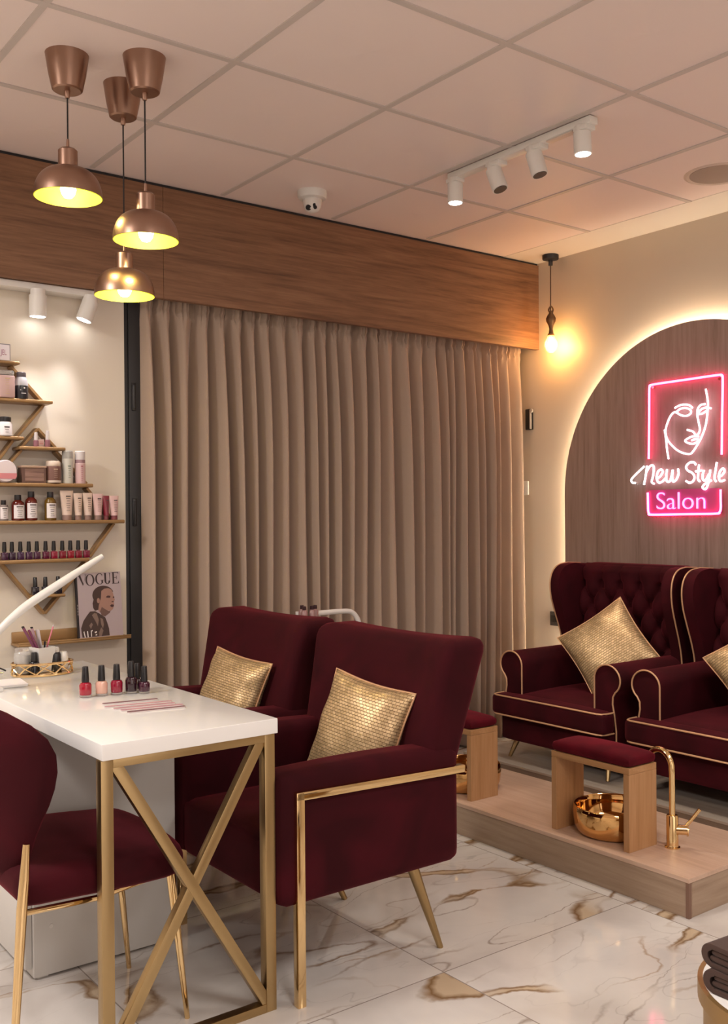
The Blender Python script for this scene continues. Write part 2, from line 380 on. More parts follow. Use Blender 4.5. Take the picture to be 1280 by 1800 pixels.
def link(name, b, m, parent=None, smooth=True, ang=35, mods=None):
    me = bpy.data.meshes.new(name)
    bmesh.ops.recalc_face_normals(b.bm, faces=b.bm.faces[:])
    b.bm.to_mesh(me); b.bm.free()
    if smooth:
        me.shade_smooth()
        me.set_sharp_from_angle(angle=math.radians(ang))
    me.materials.append(m)
    o = bpy.data.objects.new(name, me); COL.objects.link(o)
    if parent: o.parent = parent
    return o
def tag(o, label, cat, group=None, loc=None, rot=None):
    o['label'] = label; o['category'] = cat
    if group: o['group'] = group
    if loc is not None: o.location = loc
    if rot is not None: o.rotation_euler = rot
    return o
def thing(name, label, cat, loc=(0, 0, 0), rotz=0, group=None):
    o = bpy.data.objects.new(name, None); COL.objects.link(o); o.empty_display_size = .05
    return tag(o, label, cat, group, loc, (0, 0, rotz))
def struct(name, b, m, **kw):
    o = link(name, b, m, **kw); o['kind'] = 'structure'
    return o
def kids(o): return [c for c in bpy.data.objects if c.parent == o]
def dup(root, label, loc, rot=None, group=None):
    r = root.copy(); COL.objects.link(r); r.location = loc; r['label'] = label
    if rot is not None: r.rotation_euler = rot
    if group: r['group'] = group
    for ch in kids(root):
        c = ch.copy(); COL.objects.link(c); c.parent = r
        for g in kids(ch):
            d = g.copy(); COL.objects.link(d); d.parent = c
    return r
def curve3(pts, n=8):
    """Catmull-Rom through the points"""
    P = [Vector(p) for p in pts]; out = []
    for i in range(len(P)-1):
        p0 = P[i-1] if i else P[0]*2-P[1]; p1, p2 = P[i], P[i+1]; p3 = P[i+2] if i+2 < len(P) else P[-1]*2-P[-2]
        for k in range(n):
            t = k/n
            out.append(.5*((2*p1)+(p2-p0)*t+(2*p0-5*p1+4*p2-p3)*t*t+(3*p1-p0-3*p2+p3)*t**3))
    out.append(P[-1])
    return out

# ------------------------------------------------------------------ the room
ZC = 2.702
struct('floor', B().box(-6.6, 0, -7, .4, -.1, 0), MARBLE, smooth=False)
struct('ceiling', B().box(-6.6, -.27, -7, .4, ZC, ZC+.1), CEIL, smooth=False)
struct('trim_1', B().box(-.27, 0, -7, .4, ZC-.002, ZC+.1), CEILP, smooth=False)     # plain plaster border of the ceiling
g = B()
for k in range(-11, 10):
    x = -.845+.6*k
    if -6.6 < x < -.27: g.box(x-.011, x+.011, -7, -.02, ZC-.004, ZC+.001)
for k in range(-11, 2):
    y = -.603+.6*k
    if -7 < y < -.05: g.box(-6.6, -.27, y-.011, y+.011, ZC-.0045, ZC+.001)
struct('trim_2', g, GRID, smooth=False)                                              # ceiling grid bars
struct('wall_right', B().box(0, .12, -7, .4, 0, ZC), WALLR, smooth=False)
struct('wall_back', B().box(-6.6, 0, .30, .4, 0, ZC), WALLO, smooth=False)
struct('wall_shelves', B().box(-6.6, -2.462, .10, .30, 0, 2.25), WALLB, smooth=False)
struct('wall_left', B().box(-6.7, -6.6, -7, .4, 0, ZC), WALLO, smooth=False)
struct('wall_front', B().box(-6.6, 0, -7.1, -7, 0, ZC), WALLO, smooth=False)
# walnut pelmet over curtain and shelves, in two boards with a fine joint
struct('trim_3', B().box(-2.3215, -.0, 0, .03, 2.208, 2.688, .002), PEL, smooth=False)
struct('trim_4', B().box(-6.6, -2.3225, 0, .03, 2.208, 2.688, .002), PEL, smooth=False)
struct('trim_5', B().box(-6.6, 0, .012, .03, 2.688, ZC), BLACKM, smooth=False)       # black strip standing in for the shade in this gap
struct('trim_6', B().box(-6.6, 0, .03, .30, 2.25, 2.27), WALLO, smooth=False)        # soffit behind the pelmet
# dark aluminium door frame at the curtain's left edge
struct('door_1', B().box(-2.462, -2.375, .115, .20, 0, 2.25, .003).box(-2.44, -2.385, .105, .12, 0, 2.25, .002), BLACKM)
d1 = bpy.data.objects['door_1']
for z in (1.80, 1.30):
    h = B().box(-2.428, -2.410, .098, .106, z-.07, z+.05, .002).cyl((-2.419, .100, z-.06), (-2.419, .100, z+.04), .006)
    link('hinge', h, BLACK, d1)
gl = mat('night_glass', (.02, .02, .025), .05)
struct('window_1', B().box(-2.375, -.02, .20, .215, .05, 2.24), gl, smooth=False)

# ------------------------------------------------------------------ curtain
def curtain():
    x0, x1, zt, zb = -2.402, -.038, 2.232, .015
    folds = []; x = x0; rnd = random.Random(11)
    while x < x1-.03:
        wd = rnd.uniform(.055, .112); folds.append((x, min(x+wd, x1))); x += wd
    folds[-1] = (folds[-1][0], x1)
    lean = [rnd.uniform(.2, 1.2) for _ in folds]; amp = [rnd.uniform(.75, 1.25) for _ in folds]; skew = [rnd.uniform(-.25, .25) for _ in folds]
    drift = [rnd.uniform(-.028, .028) for _ in range(len(folds)+1)]; drift[0] = drift[-1] = 0
    nper = 20; cols = []
    for i, (a, c) in enumerate(folds):
        for k in range(nper): cols.append((i, k/nper))
    cols.append((len(folds)-1, 1.0))
    zs = [0, .008, .016, .03, .045, .055, .065, .075, .09, .11, .14, .18, .24, .34, .5, .7, .95, 1.2, 1.5, 1.85, 2.217]
    b = B(); V = []
    for ci, (i, u) in enumerate(cols):
        a, c = folds[i]; colv = []
        for d in zs:
            g = min(1, max(0, (d-.05)/.75)); g = (g*(2-g))**.8
            l = a+drift[i]*d/2.2; r = c+drift[i+1]*d/2.2
            xx = l+(r-l)*u
            s = u+skew[i]*g*u*(1-u)*1.6
            big = (.5-.5*math.cos(2*PI*s))**1.05 if 0 < s < 1 else 0
            xx += (.010*g*lean[i])*(big-.5)
            A = (.026+.070*g)*amp[i]*(1+.12*math.sin(d*2.1+i))
            ed = min(s, 1-s)
            y = .118-A*(big-.42)+.042*(.35+.65*g)*math.exp(-(ed/.095)**2)
            y += .004*math.sin(xx*70+d*1.7+i)*g
            ph = max(0, 1-abs(d-.03)/.10)                       # gathered heading tape: fine pleats
            y += (.008*math.sin(xx*300+1.8*math.sin(xx*41))+.004*math.sin(xx*610))*ph-.004*ph
            y += .008*(1-abs(d-.048)/.02 > 0)*(1-abs(d-.048)/.02)
            xx += .002*math.sin(d*40+i*2)*ph
            colv.append(b.bm.verts.new((min(xx, x1), y-.02, zt-d)))
        V.append(colv)
    for A, C in zip(V, V[1:]):
        for k in range(len(zs)-1): b.bm.faces.new((A[k], C[k], C[k+1], A[k+1]))
    o = link('curtain', b, CURT, ang=75)
    m = o.modifiers.new('cloth', 'SOLIDIFY'); m.thickness = .0025
    return tag(o, 'floor-length taupe curtain with gathered heading under the walnut pelmet', 'curtain')
curtain()

# ------------------------------------------------------------------ arched panel with back light
YA, RA, ZA = -1.058, .820, 1.379
def arch_outline(inset, n=64, z0=.15):
    R = RA-inset
    pts = [(YA+R, z0)]+[(YA+R*math.cos(PI*k/n), ZA+R*math.sin(PI*k/n)) for k in range(n+1)]+[(YA-R, z0)]
    return pts
ap = thing('arched_wall_panel', 'arched grey oak wall panel with a glowing edge behind the wingback chairs', 'wall panel', (0, YA, 0))
o = link('panel', B().prism(arch_outline(0), lambda a, b, t: (t, a-YA, b), -.058, -.042, .001), ARCHW, ap)
LEDM = emis('warm_led', (1.0, .84, .60), 62)
pts = arch_outline(.022)
o = link('led_strip', B().tube([(-.028, a-YA, b) for a, b in pts], .005, 8), LEDM, ap)
o['label'] = 'warm glowing light strip'
link('spacer', B().prism(arch_outline(.04), lambda a, b, t: (t, a-YA, b), -.042, -.0005), WALLO, ap)

# ------------------------------------------------------------------ neon sign
NX = -.086
ns = thing('neon_sign', 'pink and white neon salon sign with a line-drawn face on the arched panel', 'neon sign', (NX, -1.03, 1.25))
def W(l, dx=0): return [(dx, y+1.03, z-1.25) for y, z in l]
PINKN = emis('pink_neon', (9.5, .64, 2.1), 1.0); WHITEN = emis('white_neon', (1.0, .93, .98), 2.8); MAGN = emis('magenta_neon', (1.9, .55, 1.6), 1.0)
def acrylic():
    m, t, b = base('glow_tinted_acrylic'); b.inputs['Base Color'].default_value = (.85, .10, .24, 1); b.inputs['Roughness'].default_value = .15  # board is clear; the pink neon glow is put into its tint
    b.inputs['Alpha'].default_value = .09
    return m
def acrylic2():
    m, t, b = base('glow_pink_acrylic'); b.inputs['Base Color'].default_value = (.90, .11, .36, 1); b.inputs['Roughness'].default_value = .35  # pink neon glow painted as the colour of this plate
    return m
def rr(y0, y1, z0, z1, r, n=6):
    out = []
    for cy, cz, a0 in ((y1-r, z1-r, 0), (y0+r, z1-r, 90), (y0+r, z0+r, 180), (y1-r, z0+r, 270)):
        for k in range(n+1):
            a = math.radians(a0+90*k/n); out.append((cy+r*math.cos(a), cz+r*math.sin(a)))
    return out
link('backboard', B().prism(rr(-1.262, -.797, 1.245, 1.935, .03), lambda a, b, t: (t, a+1.03, b-1.25), .008, .013), acrylic(), ns)['label'] = 'clear acrylic board with pink glow in its tint'
link('glow_plate', B().prism(rr(-1.236, -.815, 1.262, 1.385, .02), lambda a, b, t: (t, a+1.03, b-1.25), .0035, .0075), acrylic2(), ns)['label'] = 'plate painted as pink glow behind the lower word'
def neon(name, strokes, m, r, label=None, n=6, cv=True):
    b = B()
    for s in strokes:
        b.tube(curve3(W(s), n) if cv else W(s), r, 8)
    o = link(name, b, m, ns)
    if label: o['label'] = label
    return o
neon('border_tube', [[(-.823, 1.541), (-.8265, 1.72), (-.829, 1.885), (-.834, 1.902), (-.850, 1.911), (-1.04, 1.914), (-1.222, 1.916), (-1.240, 1.911), (-1.247, 1.893), (-1.243, 1.72), (-1.239, 1.541)],
     [(-.815, 1.372), (-.816, 1.33), (-.817, 1.285), (-.822, 1.268), (-.838, 1.261), (-1.02, 1.262), (-1.205, 1.264), (-1.225, 1.271), (-1.232, 1.288), (-1.232, 1.33), (-1.232, 1.377)]], PINKN, .0052, 'pink glowing border tube')
neon('face_tube', [[(-.98, 1.783), (-1.008, 1.793), (-1.039, 1.794), (-1.064, 1.788), (-1.081, 1.774)],
     [(-.985, 1.758), (-1.008, 1.774), (-1.038, 1.778), (-1.066, 1.768), (-1.073, 1.753), (-1.058, 1.741), (-1.033, 1.740), (-1.008, 1.748), (-.982, 1.763), (-.959, 1.75), (-.938, 1.716), (-.925, 1.674), (-.935, 1.633), (-.966, 1.597), (-1.006, 1.568), (-1.057, 1.553), (-1.082, 1.564), (-1.117, 1.609), (-1.142, 1.654), (-1.157, 1.699), (-1.164, 1.749), (-1.167, 1.787), (-1.162, 1.825), (-1.155, 1.858)],
     [(-.919, 1.681), (-.924, 1.656), (-.93, 1.612), (-.934, 1.577), (-.942, 1.535)],
     [(-1.184, 1.763), (-1.157, 1.769), (-1.130, 1.763), (-1.113, 1.747), (-1.115, 1.741), (-1.135, 1.742), (-1.152, 1.750), (-1.167, 1.757)],
     [(-1.152, 1.786), (-1.128, 1.784), (-1.111, 1.767), (-1.108, 1.737), (-1.117, 1.694), (-1.122, 1.668), (-1.112, 1.647), (-1.097, 1.644), (-1.083, 1.66), (-1.05, 1.671)],
     [(-1.115, 1.634), (-1.087, 1.637), (-1.062, 1.632), (-1.038, 1.619), (-1.057, 1.606), (-1.087, 1.602), (-1.112, 1.612)], [(-1.112, 1.621), (-1.09, 1.622), (-1.075, 1.618)]], WHITEN, .0045, 'white glowing face drawn in one line')
neon('script_lettering', [[(-.739, 1.423), (-.72, 1.426), (-.715, 1.442), (-.745, 1.468), (-.795, 1.505)],
     [(-.812, 1.508), (-.805, 1.463), (-.793, 1.412)],
     [(-.806, 1.472), (-.828, 1.502), (-.847, 1.508), (-.854, 1.492), (-.848, 1.453), (-.840, 1.425), (-.856, 1.415)],
     [(-.873, 1.441), (-.891, 1.451), (-.907, 1.473), (-.897, 1.485), (-.878, 1.474), (-.870, 1.443), (-.881, 1.421), (-.902, 1.424), (-.923, 1.441)],
     [(-.933, 1.485), (-.927, 1.45), (-.933, 1.424), (-.952, 1.430), (-.966, 1.481), (-.963, 1.453), (-.966, 1.424), (-.985, 1.431), (-.999, 1.46), (-.996, 1.485)],
     [(-1.098, 1.499), (-1.087, 1.512), (-1.062, 1.511), (-1.043, 1.493), (-1.052, 1.474), (-1.076, 1.462), (-1.090, 1.442), (-1.081, 1.421), (-1.061, 1.414), (-1.041, 1.424)],
     [(-1.116, 1.499), (-1.111, 1.461), (-1.109, 1.431), (-1.120, 1.418)], [(-1.096, 1.468), (-1.131, 1.471)],
     [(-1.143, 1.472), (-1.135, 1.447), (-1.138, 1.426), (-1.152, 1.425), (-1.170, 1.452)],
     [(-1.178, 1.473), (-1.170, 1.433), (-1.162, 1.398), (-1.149, 1.381), (-1.134, 1.391), (-1.150, 1.408), (-1.183, 1.422)],
     [(-1.213, 1.507), (-1.206, 1.469), (-1.200, 1.432), (-1.209, 1.415)],
     [(-1.224, 1.437), (-1.241, 1.445), (-1.254, 1.463), (-1.246, 1.476), (-1.231, 1.464), (-1.223, 1.439), (-1.231, 1.417), (-1.255, 1.421)]], WHITEN, .0050, 'white glowing handwriting: New Style')
def text_mesh(txt, size, depth, m, name, parent, mtx, space=1.0):
    c = bpy.data.curves.new(name, 'FONT'); c.body = txt; c.size = size; c.extrude = depth; c.space_character = space; c.offset = -.0025 if txt == 'Salon' else 0
    t = bpy.data.objects.new(name+'_src', c); COL.objects.link(t)
    dg = bpy.context.evaluated_depsgraph_get(); me = bpy.data.meshes.new_from_object(t.evaluated_get(dg))
    bpy.data.objects.remove(t); me.name = name; me.transform(mtx); me.materials.clear(); me.materials.append(m)
    o = bpy.data.objects.new(name, me); COL.objects.link(o); o.parent = parent
    return o
# text x axis -> -Y, text y axis -> Z, facing -X
FACE = Matrix(((0, 0, -1, 0), (-1, 0, 0, 0), (0, 1, 0, 0), (0, 0, 0, 1)))
o = text_mesh('Salon', .125, .003, MAGN, 'word_lettering', ns, Matrix.Translation((.0, -.862+1.03, 1.287-1.25)) @ FACE @ Matrix.Diagonal((1.10, 1, 1, 1)))
o['label'] = 'lilac glowing block letters: Salon'
for y in (-.84, -1.22):
    for z in (1.90, 1.28): link('standoff', B().cyl((.013, y+1.03, z-1.25), (.028, y+1.03, z-1.25), .007, n=12), GOLDP, ns)
link('cable', B().tube(curve3([(.006, .245, .175), (-.004, .27, .165), (.004, .285, .175), (.020, .29, .17)], 5), .003, 6), GLASSY, ns)

# ------------------------------------------------------------------ ceiling and wall fixtures
EMW = emis('lit_spot_lens', (1.0, .97, .92), 12)
def spot_head(parent, top, direction, L=.085, r=.0285, lit=True, name='spot_head'):
    """cylinder head hung at `top` (local), pointing along `direction`"""
    d = Vector(direction).normalized(); top = Vector(top)
    b = B(); b.cyl(top-d*.004, top+d*L, r, n=28)
    b.cyl(top+Vector((0, 0, .028)), top-Vector((0, 0, .004)), r*.86, r*.86, 24)
    h = link(name, b, WHITEM, parent)
    link('lens', B().cyl(top+d*(L-.001), top+d*(L+.0015), r*.84, n=24), EMW if lit else BLACKM, h)['label'] = 'glowing lens' if lit else 'dark lens'
    return top+d*(L+.01)
tl = thing('ceiling_track_light', 'white four-headed track light on the tiled ceiling', 'track light', (-1.405, -1.2, ZC))
link('track', B().box(-.022, .022, -.40, .37, -.030, -.0045, .002), WHITEM, tl)
for yc, wd in ((.345, .05), (.10, .06), (-.12, .06), (-.355, .05)):
    link('adapter', B().box(-.026, .026, yc-wd*.62, yc+wd*.62, -.046, -.028, .003), WHITEM, tl)
heads = [((0, .345, -.055), (0, 0, -1), True), ((0, .115, -.058), (.10, -.36, -1), False), ((0, -.105, -.056), (.12, -.26, -1), False), ((0, -.345, -.052), (.02, -.03, -1), True)]
for tp, d, lit in heads: spot_head(tl, tp, d, .074 if lit else .086, .032, lit)
link('connector_plate', B().box(-.014, .014, -.31, -.18, -.036, -.0305, .002), mat('pale_connector', (.75, .6, .5), .5), tl)
spot('track_spot', (-1.405, -.855, 2.55), (-1.36, -.80, 0), 16, (1, .86, .70), 75, .7)
spot('track_spot', (-1.404, -1.545, 2.55), (-1.32, -1.62, 0), 18, (1, .86, .70), 75, .7)
spot('track_spot', (-1.38, -1.125, 2.53), (-.75, -1.9, .6), 24, (1, .84, .68), 60, .8)
spot('track_spot', (-1.38, -1.34, 2.53), (-.75, -1.2, .6), 20, (1, .84, .68), 60, .8)

tw = thing('wall_track_light', 'white track light with two heads under the pelmet above the shelves', 'track light', (-2.9, .05, 2.21))
link('track', B().box(-1.2, .285, -.03, .045, -.030, -.004, .002), WHITEM, tw)
a1 = spot_head(tw, (.046, -.022, -.055), (0, .06, -1), .080, .034, True)
a2 = spot_head(tw, (.262, -.022, -.052), (-.34, .10, -1), .080, .033, True)
spot('shelf_spot', (-2.854, -.02, 2.05), (-2.95, .09, 1.1), 8, (1, .95, .95), 62, 1)
spot('shelf_spot', (-2.665, -.02, 2.06), (-2.95, .09, 1.2), 8, (1, .95, .95), 62, 1)
spot('shelf_spot', (-3.35, -.10, 2.06), (-3.0, .09, 1.3), 9, (1, .95, .95), 70, 1)

SHIN = mat('yellow_glow_enamel', (.84, .83, .055), .5)  # yellow of the bulb glow is put into the lining colour
BULBW = emis('warm_bulb', (1.0, .80, .42), 22)
def pendant(label, x, y, zr, zcap, r, rc):
    t = thing('pendant_lamp', label, 'pendant lamp', (x, y, ZC), 0, 'copper pendant lamps over the table')
    hc = .112
    link('canopy', B().lathe([(rc*.55, -hc), (rc*.62, -hc-.0), (rc*.70, -hc+.004), (rc*.86, -.06), (rc*.98, -.008), (rc, 0)], n=40).lathe([(.006, -hc-.022), (.008, -hc-.016), (.009, -hc)], n=14), COPPER, t)
    zt = zcap-ZC; zb = zr-ZC
    link('cord', B().cyl((0, 0, -hc-.02), (0, 0, zt+.03), .0026, n=8), BLACK, t)
    H = zt-zb; rr_ = r*.285
    prof = [(.004, zt+.03), (.0055, zt+.002), (rr_*.8, zt), (rr_, zt-.006), (rr_, zt-H*.40)]
    hd = H*.60
    for k in range(1, 13):
        a = PI/2*k/12
        prof.append((rr_*.98+(r-rr_*.98)*math.sin(a)**.92, zb+hd*(math.cos(a)**.92) if k < 12 else zb))
    inn = [(q[0]-.0025, q[1]-.001) for q in prof[4:]][::-1]
    s = link('lamp_shade', B().lathe(prof, n=56, caps=False), COPPER, t, ang=40)
    link('shade_lining', B().lathe([(r, zb)]+inn+[(.001, zt-H*.40)], n=56, caps=False), SHIN, s, ang=60)['label'] = 'enamel lining coloured with the yellow glow'
    link('bulb', B().lathe([(.0, zb-.004), (.012, zb-.001), (.02, zb+.010), (.024, zb+.024), (.019, zb+.042), (.012, zb+.06), (.010, zb+.075)], n=20), BULBW, t)['label'] = 'glowing bulb'
    pl = point('pendant_glow', (x, y, zr+.022), 14.0, (1, .91, .66), .026)
    return t
pendant('copper dome pendant lamp, the left and highest of the cluster', -3.083, -.931, 2.262, 2.411, .103, .066)
pendant('copper dome pendant lamp, the middle-height one hanging furthest right', -2.885, -1.059, 2.131, 2.279, .101, .066)
pendant('copper dome pendant lamp, the lowest one between the other two', -2.859, -.832, 2.003, 2.147, .098, .063)

# security camera
sc = thing('security_camera', 'white dome security camera on the ceiling beside the pelmet', 'security camera', (-1.745, -.29, ZC))
link('mount_ring', B().lathe([(.040, -.036), (.060, -.032), (.066, -.022), (.066, 0)], n=36), WHITE, sc)
eb = link('eyeball', B().lathe([(0, -.094), (.016, -.091), (.030, -.082), (.038, -.068), (.041, -.052), (.041, -.036)], n=32), WHITE, sc)
dv = Vector((-.48, -.60, -.62)).normalized(); ce = Vector((0, 0, -.052))
sd = dv.cross(Vector((0, 0, 1))).normalized(); uu = sd.cross(dv)
for off, rd in (((.015, -.002), .0125), ((-.014, -.001), .0085), ((-.011, .010), .0065)):
    p = ce+dv*.034+sd*off[0]+uu*off[1]
    link('camera_lens', B().cyl(p, p+dv*.007, rd, n=20), BLACK, eb)
cs = thing('ceiling_speaker', 'round flush ceiling speaker near the plaster border', 'speaker', (-.49, -1.50, ZC))
link('rim', B().lathe([(.118, -.001), (.130, -.006), (.142, -.001), (.142, .0)], n=56), mat('speaker_rim', (.62, .52, .45), .5), cs)
link('grille', B().lathe([(0, -.003), (.118, -.003), (.118, 0)], n=48), mat('speaker_grille', (.36, .29, .25), .7), cs)

# bulb pendant in the corner
EX, EY = -.085, -.170
ed = thing('bulb_pendant', 'bare warm bulb on a dark cord in the corner beside the pelmet', 'pendant lamp', (EX, EY, ZC))
link('canopy', B().lathe([(.012, -.058), (.012, -.030), (.043, -.026), (.045, -.022), (.045, 0)], n=32), BLACKM, ed)
BRZ = mat('aged_bronze', (.16, .09, .045), .4, .7)
link('cord', B().tube([(0, 0, -.055), (-.001, 0, -.2), (-.002, 0, -.345)], .003, 8), mat('brown_cord', (.10, .055, .03), .8), ed)
sk = link('socket', B().lathe([(.014, -.438), (.010, -.41), (.014, -.39), (.026, -.368), (.028, -.352), (.020, -.335), (.012, -.325), (.010, -.31)], n=20).tube(curve3([(-.010, 0, -.318), (-.014, .004, -.305), (0, 0, -.285), (.014, -.003, -.30), (.010, 0, -.322)], 5), .0045, 8), BRZ, ed)
link('socket_collar', B().cyl((0, 0, -.447), (0, 0, -.436), .021, .017, 20), GOLDS, sk)
def bulb_glass():
    m, t, b = base('amber_bulb_glass')
    b.inputs['Base Color'].default_value = (1, .72, .3, 1); b.inputs['Roughness'].default_value = .1; b.inputs['Alpha'].default_value = .35
    b.inputs['Emission Color'].default_value = (1, .62, .18, 1); b.inputs['Emission Strength'].default_value = 1.6
    return m
link('bulb', B().lathe([(0, -.542), (.015, -.539), (.028, -.525), (.036, -.500), (.034, -.482), (.022, -.460), (.016, -.447)], n=28), bulb_glass(), ed)
link('filament', B().lathe([(0, -.525), (.014, -.505), (.013, -.47), (.006, -.455)], n=14), emis('filament_glow', (1, .85, .5), 30), ed)['label'] = 'glowing filament'
point('bulb_light', (EX, EY, ZC-.50), 7, (1, .47, .11), .034)

# small wall fittings on the right wall
ip = thing('door_intercom', 'small black intercom beside the curtain on the cream wall', 'intercom', (0, .070, 1.82))
link('body', B().box(-.022, 0, -.022, .024, -.065, .055, .004), BLACK, ip)
link('handset', B().box(-.030, -.022, -.028, -.016, -.062, .05, .003).lathe([(.011, -.004), (.011, .004)], (0, 0, 0), 16, Matrix.Translation((-.026, -.030, .042)) @ Matrix.Rotation(PI/2, 4, 'Y')), mat('pale_grey_plastic', (.55, .50, .45), .4), ip)
link('wall_switch', B().box(-.008, 0, -.03, .03, -.04, .04, .003), WHITE)
tag(bpy.data.objects['wall_switch'], 'white wall switch half hidden behind the curtain edge', 'switch', None, (0, .118, 1.42))
ot = thing('wall_socket', 'dark double wall socket beside the first wingback chair', 'socket', (0, -.122, .678))
link('plate', B().box(-.010, 0, -.075, .045, -.040, .040, .003), mat('dark_grey_plastic', (.05, .045, .045), .35), ot)
link('outlet', B().box(-.0125, -.010, .002, .038, -.020, .020, .002), BLACK, ot)
link('outlet', B().box(-.0125, -.010, -.045, -.008, -.020, .020, .002), BLACK, ot)
link('plug', B().box(-.040, -.0125, -.038, -.014, -.014, .014, .004), BLACK, ot)

# ------------------------------------------------------------------ platform
pf = thing('pedicure_platform', 'low two-level pale oak platform under footstools and wingback chairs', 'platform', (-1.56, -2.09, 0))
link('front_board', B().box(0, .018, .0, 1.60, 0, .112, .001), OAKF, pf, smooth=False)
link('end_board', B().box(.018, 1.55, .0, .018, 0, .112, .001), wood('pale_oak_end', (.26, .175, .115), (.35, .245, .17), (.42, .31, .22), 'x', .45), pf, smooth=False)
link('edge_strip', B().box(-.002, .012, -.002, .010, 0, .112), mat('edge_band', (.20, .11, .075), .5), pf, smooth=False)
link('lower_top', B().box(-.003, 1.55, -.003, 1.60, .112, .126, .001), OAKL, pf, smooth=False)
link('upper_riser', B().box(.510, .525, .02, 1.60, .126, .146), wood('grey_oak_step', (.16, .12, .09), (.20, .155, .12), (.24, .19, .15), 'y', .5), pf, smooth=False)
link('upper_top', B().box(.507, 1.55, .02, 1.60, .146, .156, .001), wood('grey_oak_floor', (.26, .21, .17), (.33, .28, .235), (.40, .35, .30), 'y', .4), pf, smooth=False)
ZP, ZU = .126, .156

# ------------------------------------------------------------------ gold cushions
def pillow(label, m4, w_, h_, th=.07, seed=1):
    b = B(); rnd = random.Random(seed)
    def side(sg):
        def fn(u, v):
            U, V = u*2-1, v*2-1
            px = U*w_/2*(1-.09*(1-abs(V)**2)*abs(U)**3*0-.07*math.cos(V*PI/2)*abs(U)**2)
            py = V*h_/2*(1-.07*math.cos(U*PI/2)*abs(V)**2)
            t = max(0, (1-abs(U)**2.6)*(1-abs(V)**2.6))**.55*th
            t *= 1+.12*noise.noise(Vector((U*1.7+seed, V*1.7, sg)))
            wr = .005*math.sin(9*U+3*V*sg+seed)*abs(V)**3*(1-abs(U)**4)+.004*math.sin(8*V+seed)*abs(U)**3*(1-abs(V)**4)
            return (px, py, sg*(t+wr*(t > .01)))
        return fn
    b.grid(side(1), 28, 28, uv=True); b.grid(side(-1), 28, 28, uv=True)
    bmesh.ops.remove_doubles(b.bm, verts=b.bm.verts[:], dist=.0005)
    root = link('cushion', b, BROCADE, ang=80)
    tag(root, label, 'cushion', 'gold woven cushions on the chairs'); root.matrix_world = m4
    ed_ = []
    for k in range(4*14):
        s_, f = divmod(k, 14); f = f/14*2-1
        U, V = ((f, -1), (1, f), (-f, 1), (-1, -f))[s_]
        ed_.append((U*w_/2*(1-.07*math.cos(V*PI/2)*abs(U)**2), V*h_/2*(1-.07*math.cos(U*PI/2)*abs(V)**2), 0))
    link('seam', B().tube(ed_, .0028, 6, closed=True), PIPING, root)
    return root
def frame_m(c, xdir, normal, spin=0):
    n = Vector(normal).normalized(); x = Vector(xdir); x = (x-n*x.dot(n)).normalized(); y = n.cross(x)
    m = Matrix((x, y, n)).transposed().to_4x4() @ Matrix.Rotation(spin, 4, 'Z'); m.translation = Vector(c)
    return m

